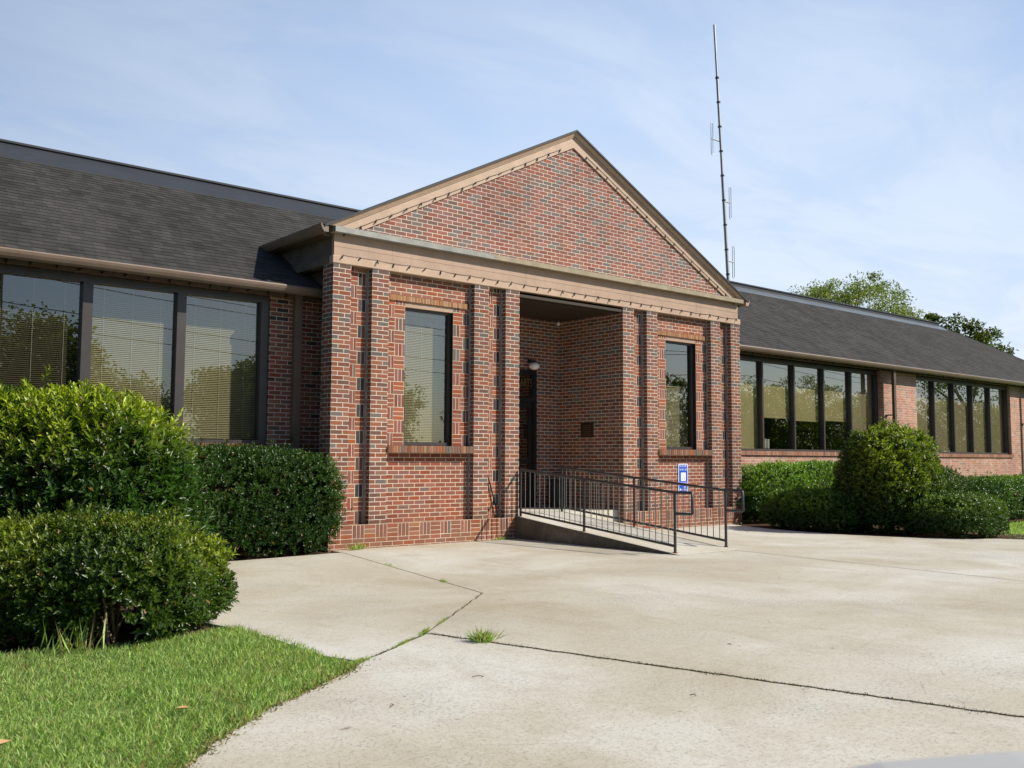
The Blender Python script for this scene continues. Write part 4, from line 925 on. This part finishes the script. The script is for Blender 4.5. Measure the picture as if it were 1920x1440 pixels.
hedge('low dark hedge running along the concrete edge before the round bush', 9.15, 10.5, -2.9, -.95, .74, 5200, 7, .05, .024, 41, rough=.07, new=1.2, dark=(.018, .052, .012), mid=(.042, .115, .018), newc=(.16, .30, .04), lenS=.06, expo=4)
bush('tall rounded bush with yellow green crown in the right planting bed', (10.5, -3.05), .85, .85, 1.92, 7800, 8, .060, .028, 43, expo=3.0, rough=.085, upb=.25, new=1.0, dark=(.016, .045, .011), mid=(.038, .105, .018), newc=(.30, .42, .035), lenS=.09, topz=.66)
bush('low mounded bush nearest the lawn at the end of the right bed', (10.55, -4.32), .82, .78, .72, 4200, 7, .045, .022, 47, expo=3.2, rough=.07, new=1.0, dark=(.020, .055, .014), mid=(.05, .125, .022), newc=(.18, .30, .05), lenS=.05)
bush('mid height dark bush between the round bush and the far hedge', (13.9, -2.0), 1.25, .8, 1.22, 4600, 7, .05, .024, 53, expo=3.5, rough=.05, new=.4, lenS=.06)
hedge('long low hedge at the far right end of the bed', 14.6, 21.5, -3.1, -1.9, .92, 10000, 7, .05, .024, 59, rough=.06, new=1.0, dark=(.018, .055, .012), mid=(.045, .13, .02), newc=(.16, .30, .04), lenS=.06)

# --- trees
def tree(label, c, H, crown_r, crown_z, nclump, leaves, seed, ls=.14, lw=.07, dark=(.03, .06, .012), mid=(.07, .13, .03), new=(.12, .18, .05), group='trees behind the roof', flat=.75, clump=.55, name='tree', shell=.5):
    r = np.random.default_rng(seed); rr = random.Random(seed); t = thing(name, label, 'tree', (c[0], c[1], 0), group)
    v = r.normal(size=(nclump, 3)); v /= np.linalg.norm(v, axis=1, keepdims=True); rad = r.uniform(shell**3, 1, nclump)**(1/3)
    hgt = (H-crown_z)/2
    cc = v*rad[:, None]*np.array([crown_r, crown_r, hgt])*(1+.22*snoise(v, seed, 1.6))[:, None]+np.array([c[0], c[1], (H+crown_z)/2])
    n = nclump*leaves; ci = np.repeat(cc, leaves, 0); e = r.normal(size=(n, 3)); e /= np.linalg.norm(e, axis=1, keepdims=True); e *= (r.uniform(size=(n, 1))**.45)*np.array([1, 1, .62])*clump*r.uniform(.55, 1.25, (nclump, 1)).repeat(leaves, 0)
    Bp = ci+e; D = r.normal(size=(n, 3))+np.array([0, 0, -.25])+e; up = r.normal(size=(n, 3))+np.array([0, 0, 1.4])
    shade = np.repeat(r.uniform(0, 1, nclump), leaves)*.5
    leaf_mesh('crown', Bp, D, up, ls*r.uniform(.6, 1.3, n), lw*r.uniform(.7, 1.3, n), palette(n, r, dark, mid, new, shade), 'leaf_soft', t)
    tb = MB(); z1 = crown_z+hgt*.9; tr = .018*H+.05
    spine = [Vector((c[0]+rr.uniform(-.15, .15)*k, c[1]+rr.uniform(-.15, .15)*k, z1*k/4)) for k in range(5)]; tb.tube(spine, [tr*(1-.17*k) for k in range(5)], 8)
    tb.build('trunk', 'bark', t)
    lb = MB()
    for k in range(0, nclump, max(1, nclump//26)):
        q = spine[rr.choice([2, 3, 4])]; e_ = Vector(cc[k]); m1 = q.lerp(e_, .4)+Vector((rr.uniform(-.2, .2), rr.uniform(-.2, .2), .25)); lb.tube([q, m1, e_], [tr*.38, tr*.24, tr*.06], 5)
    lb.build('branch', 'bark', t)
    return t
tree('broad airy light green tree beyond the right wing roof', (34.4, 11.7), 10.15, 3.75, 4.5, 190, 170, 101, ls=.14, lw=.06, clump=.66, dark=(.08, .13, .045), mid=(.17, .25, .09), new=(.28, .35, .15), shell=.25)
tree('small light tree top peeking over the roof ridge between two larger trees', (38.0, 10.6), 8.6, 1.2, 5.0, 26, 160, 103, ls=.13, lw=.06, clump=.5, dark=(.05, .085, .025), mid=(.10, .16, .05), shell=.2)
tree('darker dense tree at the far right behind the hip of the roof', (38.6, 8.3), 8.5, 1.75, 3.2, 50, 230, 107, ls=.17, lw=.11, clump=.62, dark=(.025, .05, .012), mid=(.055, .10, .02), new=(.10, .14, .03), shell=.2)
# tree line across the road (seen in the window reflections)
spots = [(-24, -42, 7.6), (-15, -44, 8.4), (-7, -42, 6.6), (-1, -45, 7.4), (6, -40, 9.2), (12, -45, 6.2), (19, -42, 7.8), (27, -44, 8.6), (36, -40, 7.4), (45, -41, 8.4), (55, -42, 8.9), (66, -38, 7.8), (78, -40, 9.4), (92, -42, 8.6), (108, -40, 9.2), (126, -42, 9.0), (146, -42, 10)]
kinds = ['rounded', 'spreading', 'ragged', 'dense', 'tall']
for i, (x, y, h) in enumerate(spots):
    tree('%s green tree across the road facing the building, number of its row counted from west %d' % (kinds[i % 5], i+1) if False else '%s roadside tree facing the building, about %d metres east of the porch line' % (kinds[i % 5], x), (x, y), h, h*(.46 if x < 50 else .80), h*.04, 190, 95, 200+i, ls=.27, lw=.18, clump=1.15, group='trees across the road', shell=.3)
# near overhanging tree reflected in the far right window
tree('large tree with low hanging boughs beside the road on the right', (64, -17, 0)[:2], 14, 5.5, 5.6, 120, 60, 301, ls=.26, lw=.12, clump=1.2, group='trees across the road')
# utility pole with wires (reflected)
t = thing('utility_pole', 'wooden utility pole with overhead wires beside the road', 'utility pole', (1.6, -27.5, 0))
b = MB(); b.tube([(1.6, -27.5, 0), (1.6, -27.5, 9.5)], [.16, .11], 10); b.build('pole', 'pole_wood', t)
b = MB(); b.box((1.55, -28.6, 8.9), (1.65, -26.4, 9.02)); b.build('crossarm', 'pole_wood', t)
for k, (yy, z0_) in enumerate(((-28.5, 9.05), (-26.5, 9.05), (-27.5, 7.6), (-27.5, 6.9))):
    b = MB(); b.tube([(1.6+dx, yy, z0_-1.1*(1-((abs(dx) % 50)/25-1)**2)) for dx in range(-60, 121, 5)], .018, 5); b.build('wire', 'wire_black', t)

# --- grass
def inpoly(x, y, poly):
    c = np.zeros(len(x), bool); n = len(poly)
    for i in range(n):
        x0, y0 = poly[i]; x1, y1 = poly[(i+1) % n]
        k = ((y0 > y) != (y1 > y)) & (x < (x1-x0)*(y-y0)/(y1-y0+1e-12)+x0); c ^= k
    return c
def blades(name, x, y, h, w, r, lean=.45, cols=((.15, .24, .06), (.33, .47, .13), (.58, .68, .32)), dry=.09, parent=None, z=-.012):
    n = len(x); base = np.stack([x, y, np.full(n, z)], 1); d = np.stack([r.normal(size=n)*lean, r.normal(size=n)*lean, np.ones(n)], 1)
    up = np.stack([r.normal(size=n), r.normal(size=n), r.normal(size=n)*.1], 1)
    k = r.uniform(0, 1, n)[:, None]; c = np.where(k < .5, np.array(cols[0])*(1-2*k)+np.array(cols[1])*2*k, np.array(cols[1])*(2-2*k)+np.array(cols[2])*(2*k-1))
    c = np.where((r.uniform(size=n) < dry+(.22*np.clip(snoise(base*3.0, 31, .8), 0, 1) if n > 20000 else 0))[:, None], np.array((.36, .28, .13)), c)
    return leaf_mesh(name, base, d, up, h, w, c, 'grass_blade', parent, crease=.15)
r = np.random.default_rng(77)
# visible wedge of the near lawn: denser close to the camera
xs, ys = [], []
for (n, x0, x1, y0, y1) in ((150000, -7.2, -3.6, -9.6, -5.0), (36000, -8.2, -5.2, -11.5, -7.2)):
    x = r.uniform(x0, x1, n); y = r.uniform(y0, y1, n); e = .035*np.sin(x*9+np.cos(y*13)*2)+.02*np.sin(y*31)
    k = inpoly(x+e, y+e, LAWN); x, y = x[k], y[k]
    thin = np.clip(.72+.45*snoise(np.stack([x, y, x*0], 1)*2.2, 5, 1.3), .12, 1); k = r.uniform(size=len(x)) < thin; xs.append(x[k]); ys.append(y[k])
x = np.concatenate(xs); y = np.concatenate(ys)
hh = .046*r.uniform(.5, 1.5, len(x))*(1+.45*snoise(np.stack([x, y, x*0], 1)*3, 9, 1.2))
tag(blades('lawn_grass', x, y, hh, .0042*r.uniform(.7, 1.4, len(x)), r, lean=.75), 'green lawn grass at the near left corner by the concrete', 'grass', kind='stuff')
n = 30000; x = r.uniform(10.4, 19, n); y = r.uniform(-9, -2.9, n); k = (y < -3.15) & (x > 10.75+np.where(y > -5, (y+5)*1.0, 0)) & ((y > -5.2) | (x > 10.9+(-5.2-y)*.23)); x, y = x[k], y[k]
tag(blades('lawn_grass', x, y, .05*r.uniform(.5, 1.3, len(x)), .009*r.uniform(.7, 1.4, len(x)), r, z=-.05), 'short bright green grass beyond the right planting bed', 'grass', kind='stuff')
# tall weeds at foot of the near bush
def tuft(label, cx_, cy_, n, h, spread, seed, elong=None, group='weeds in the paving joints', lean=.7, name='grass_tuft'):
    r = np.random.default_rng(seed); t = r.normal(size=n)*spread; q = r.normal(size=n)*spread
    if elong: x = cx_+t*elong[0]+q*.25; y = cy_+t*elong[1]+q*.25
    else: x = cx_+t; y = cy_+q
    o = blades(name, x, y, h*r.uniform(.4, 1.2, n), .0045*r.uniform(.7, 1.4, n), r, lean=lean, dry=.2, z=-.005); return tag(o, label, 'weeds', group)
tuft('largest upright grass tuft growing on the long cross joint', -2.52, -6.83, 240, .115, .035, 1, lean=.85)
tuft('small weed patch where the three concrete joints meet', -2.66, -6.27, 190, .04, .045, 2, elong=(1, .9))
tuft('low weeds along the curved joint between the junction and the lawn', -3.02, -6.52, 170, .03, .08, 3, elong=(1, .62))
tuft('brownish weeds in the joint just above the three way junction', -2.25, -5.95, 90, .03, .06, 4, elong=(1, .85))
tuft('small green tuft on the far joint before the porch corner', -.72, -3.86, 130, .035, .05, 6, elong=(.35, 1))
tuft('thin weeds on the joint nearest the boxy hedge', -.30, -2.1, 120, .025, .12, 7, elong=(.25, 1))
tuft('weeds hugging the brick base beside the ramp', 3.28, -.04, 150, .07, .10, 8, elong=(1, .15))
tuft('weeds along the lawn corner where it meets the walkway', -3.66, -6.90, 380, .035, .07, 9, elong=(1, .5))
tuft('low weeds at the brick base beside the boxy hedge', .45, -.10, 120, .12, .09, 10, elong=(1, .2), lean=.6)
tuft('tall pale grass blades rising at the foot of the near clipped bush', -5.05, -5.42, 60, .24, .09, 12, lean=.28)
# debris in the cross joint: dark crumbly strip
r = np.random.default_rng(5); n = 5200; t_ = r.uniform(0, 1, n); Lc = np.array(C2)-np.array(JC)
wv_ = .006+.012*np.clip(np.sin(t_*37)+np.sin(t_*91+1)+.3, 0, 2)
x = JC[0]+Lc[0]*t_+r.normal(size=n)*wv_; y = JC[1]+Lc[1]*t_+r.normal(size=n)*.004
tag(blades('joint_moss', x, y, .014*r.uniform(.5, 1.5, n), .006*r.uniform(.6, 1.4, n), r, lean=1.2, cols=((.03, .022, .014), (.06, .045, .025), (.08, .08, .03)), dry=.1, z=-.008), 'dark moss and debris filling the long cross joint', 'moss', kind='stuff')
n = 2200; t_ = r.uniform(0, 1, n); sel = r.uniform(size=n) < .5
pa = np.where(sel[:, None], np.array(JB), np.array(JC)); pb = np.where(sel[:, None], np.array(JC), np.array(JD))
x = pa[:, 0]+(pb-pa)[:, 0]*t_+r.normal(size=n)*.010; y = pa[:, 1]+(pb-pa)[:, 1]*t_+r.normal(size=n)*.008
tag(blades('joint_moss', x, y, .012*r.uniform(.5, 1.5, n), .006*r.uniform(.6, 1.4, n), r, lean=1.2, cols=((.03, .022, .014), (.06, .05, .025), (.08, .10, .03)), dry=.15, z=-.008), 'moss and soil filling the curved joint near the lawn', 'moss', kind='stuff')
n = 5200; E2 = np.array(EDGE[:int(len(EDGE)*.62)]); i_ = r.integers(0, len(E2)-1, n); f_ = r.uniform(size=n)[:, None]
pe = E2[i_]*(1-f_)+E2[i_+1]*f_; x = pe[:, 0]+r.normal(size=n)*.035-.01; y = pe[:, 1]+r.normal(size=n)*.03+.005
tag(blades('edge_debris', x, y, .020*r.uniform(.5, 1.6, n), .006*r.uniform(.6, 1.6, n), r, lean=1.6, cols=((.06, .045, .025), (.16, .12, .06), (.14, .20, .05)), dry=.35, z=-.004), 'dry clippings and ragged grass along the lawn edge of the concrete', 'grass', kind='stuff')
# fallen leaves
def dry_leaf(label, p, s, a):
    b = MB(); c, sn = math.cos(a), math.sin(a); n = 6; pts = []
    row = []
    for k in range(n+1):
        t = k/n; w = math.sin(math.pi*t)**.8*.32*s; z = .35*s*(t-.5)**2+.012*s
        row.append((t*s, w, z))
    def T(x, y, z): return (p[0]+x*c-y*sn, p[1]+x*sn+y*c, p[2]+z)
    for k in range(n):
        x0, w0, z0 = row[k]; x1, w1, z1 = row[k+1]
        b.poly([T(x0, 0, z0), T(x1, 0, z1), T(x1, w1, z1+w1*.5), T(x0, w0, z0+w0*.5)]); b.poly([T(x0, -w0, z0+w0*.5), T(x1, -w1, z1+w1*.5), T(x1, 0, z1), T(x0, 0, z0)])
    return tag(b.build('fallen_leaf', 'dry_leaf'), label, 'leaf', 'dry leaves on the lawn')
dry_leaf('large tan dry leaf on the grass in the bottom left corner', (-6.05, -7.62, .04), .17, .3)
dry_leaf('small curled brown leaf on the grass right of the large leaf', (-5.08, -7.45, .04), .075, -.5)
# twigs on the concrete
for i, (x, y, a, L) in enumerate(((-4.1, -8.0, .4, .07), (-2.6, -8.9, 1.2, .04), (-3.25, -7.75, 2.0, .07), (-1.2, -8.1, .9, .04))):
    b = MB(); b.tube([(x, y, .004), (x+L*.5*math.cos(a), y+L*.5*math.sin(a), .008), (x+L*math.cos(a+.5), y+L*math.sin(a+.5), .004)], .0025, 5)
    tag(b.build('twig', 'twig'), ['twig lying on the concrete near the lawn edge', 'short twig in the middle of the front slab', 'twig lying just below the curved joint', 'tiny twig near the cross joint on the front slab'][i], 'twig', 'twigs on the concrete')

# ================================================================= near car (only the edge of its bonnet enters the frame)
def wpt(lat, dep, z):
    return Vector((CAM.x+R.x*lat+math.sin(yaw)*dep, CAM.y+R.y*lat+math.cos(yaw)*dep, z))
t = thing('parked_car', 'silver grey car whose bonnet edge shows at the bottom right', 'car', tuple(wpt(2.6, .55, 0)))
prof = [(.40, .30), (.38, .60), (.39, .86), (.42, .920), (.52, .940), (.70, .955), (1.0, .968), (1.55, .99), (1.62, .99), (4.5, 1.0), (4.72, .9), (4.75, .45), (4.7, .28)]
b = MB(); D0, D1 = -.22, 1.46
def ring(d, ins): return [wpt(l, d, z-ins*(1 if z > .6 else 0)) for l, z in prof]
ds = [(D0, .10), (D0+.10, .02), (D0+.3, 0), (D1-.3, 0), (D1-.08, .004), (D1, .035)]
rings = [ring(d_, i_) for d_, i_ in ds]
for i in range(len(rings)-1):
    for k in range(len(prof)-1): b.poly([rings[i][k], rings[i+1][k], rings[i+1][k+1], rings[i][k+1]], sm=True)
b.poly(rings[0]); b.poly(rings[-1][::-1]); b.build('body', 'car_paint', t)
b = MB(); cab = [(1.62, .985), (2.25, 1.40), (3.6, 1.43), (4.35, 1.0)]
for i in range(3):
    b.poly([wpt(cab[i][0], D0+.12, cab[i][1]), wpt(cab[i+1][0], D0+.12+(.1 if i < 2 else 0), cab[i+1][1]), wpt(cab[i+1][0], D1-.12-(.1 if i < 2 else 0), cab[i+1][1]), wpt(cab[i][0], D1-.12, cab[i][1])])
b.poly([wpt(*q) for q in [(1.62, D0+.12, .985), (2.25, D0+.22, 1.40), (3.6, D0+.22, 1.43), (4.35, D0+.12, 1.0)]]); b.poly([wpt(*q) for q in [(1.62, D1-.12, .985), (2.25, D1-.22, 1.40), (3.6, D1-.22, 1.43), (4.35, D1-.12, 1.0)]])
b.build('cabin', 'dark_frame', t)
for l in (1.15, 3.9):
    for d_ in (D0+.08, D1-.08):
        b = MB(); b.tube([wpt(l, d_-.09, .31), wpt(l, d_+.09, .31)], .31, 20); wh = b.build('wheel', 'rubber', t)
        b = MB(); sg = -1 if d_ < .5 else 1; b.tube([wpt(l, d_+sg*.088, .31), wpt(l, d_+sg*.1, .31)], .2, 16); b.build('rim', 'mast_metal', wh)
for d_ in (D0+.28, D1-.28):
    b = MB(); b.lathe(wpt(.43, d_, .60), [(0, -.09), (.05, -.06), (.07, 0), (.05, .06), (0, .09)], 14); b.build('headlight', 'white_glass', t)

# ---------------------------------------------------------------- tidy
for o in bpy.data.objects:
    if '_w' in o: del o['_w']
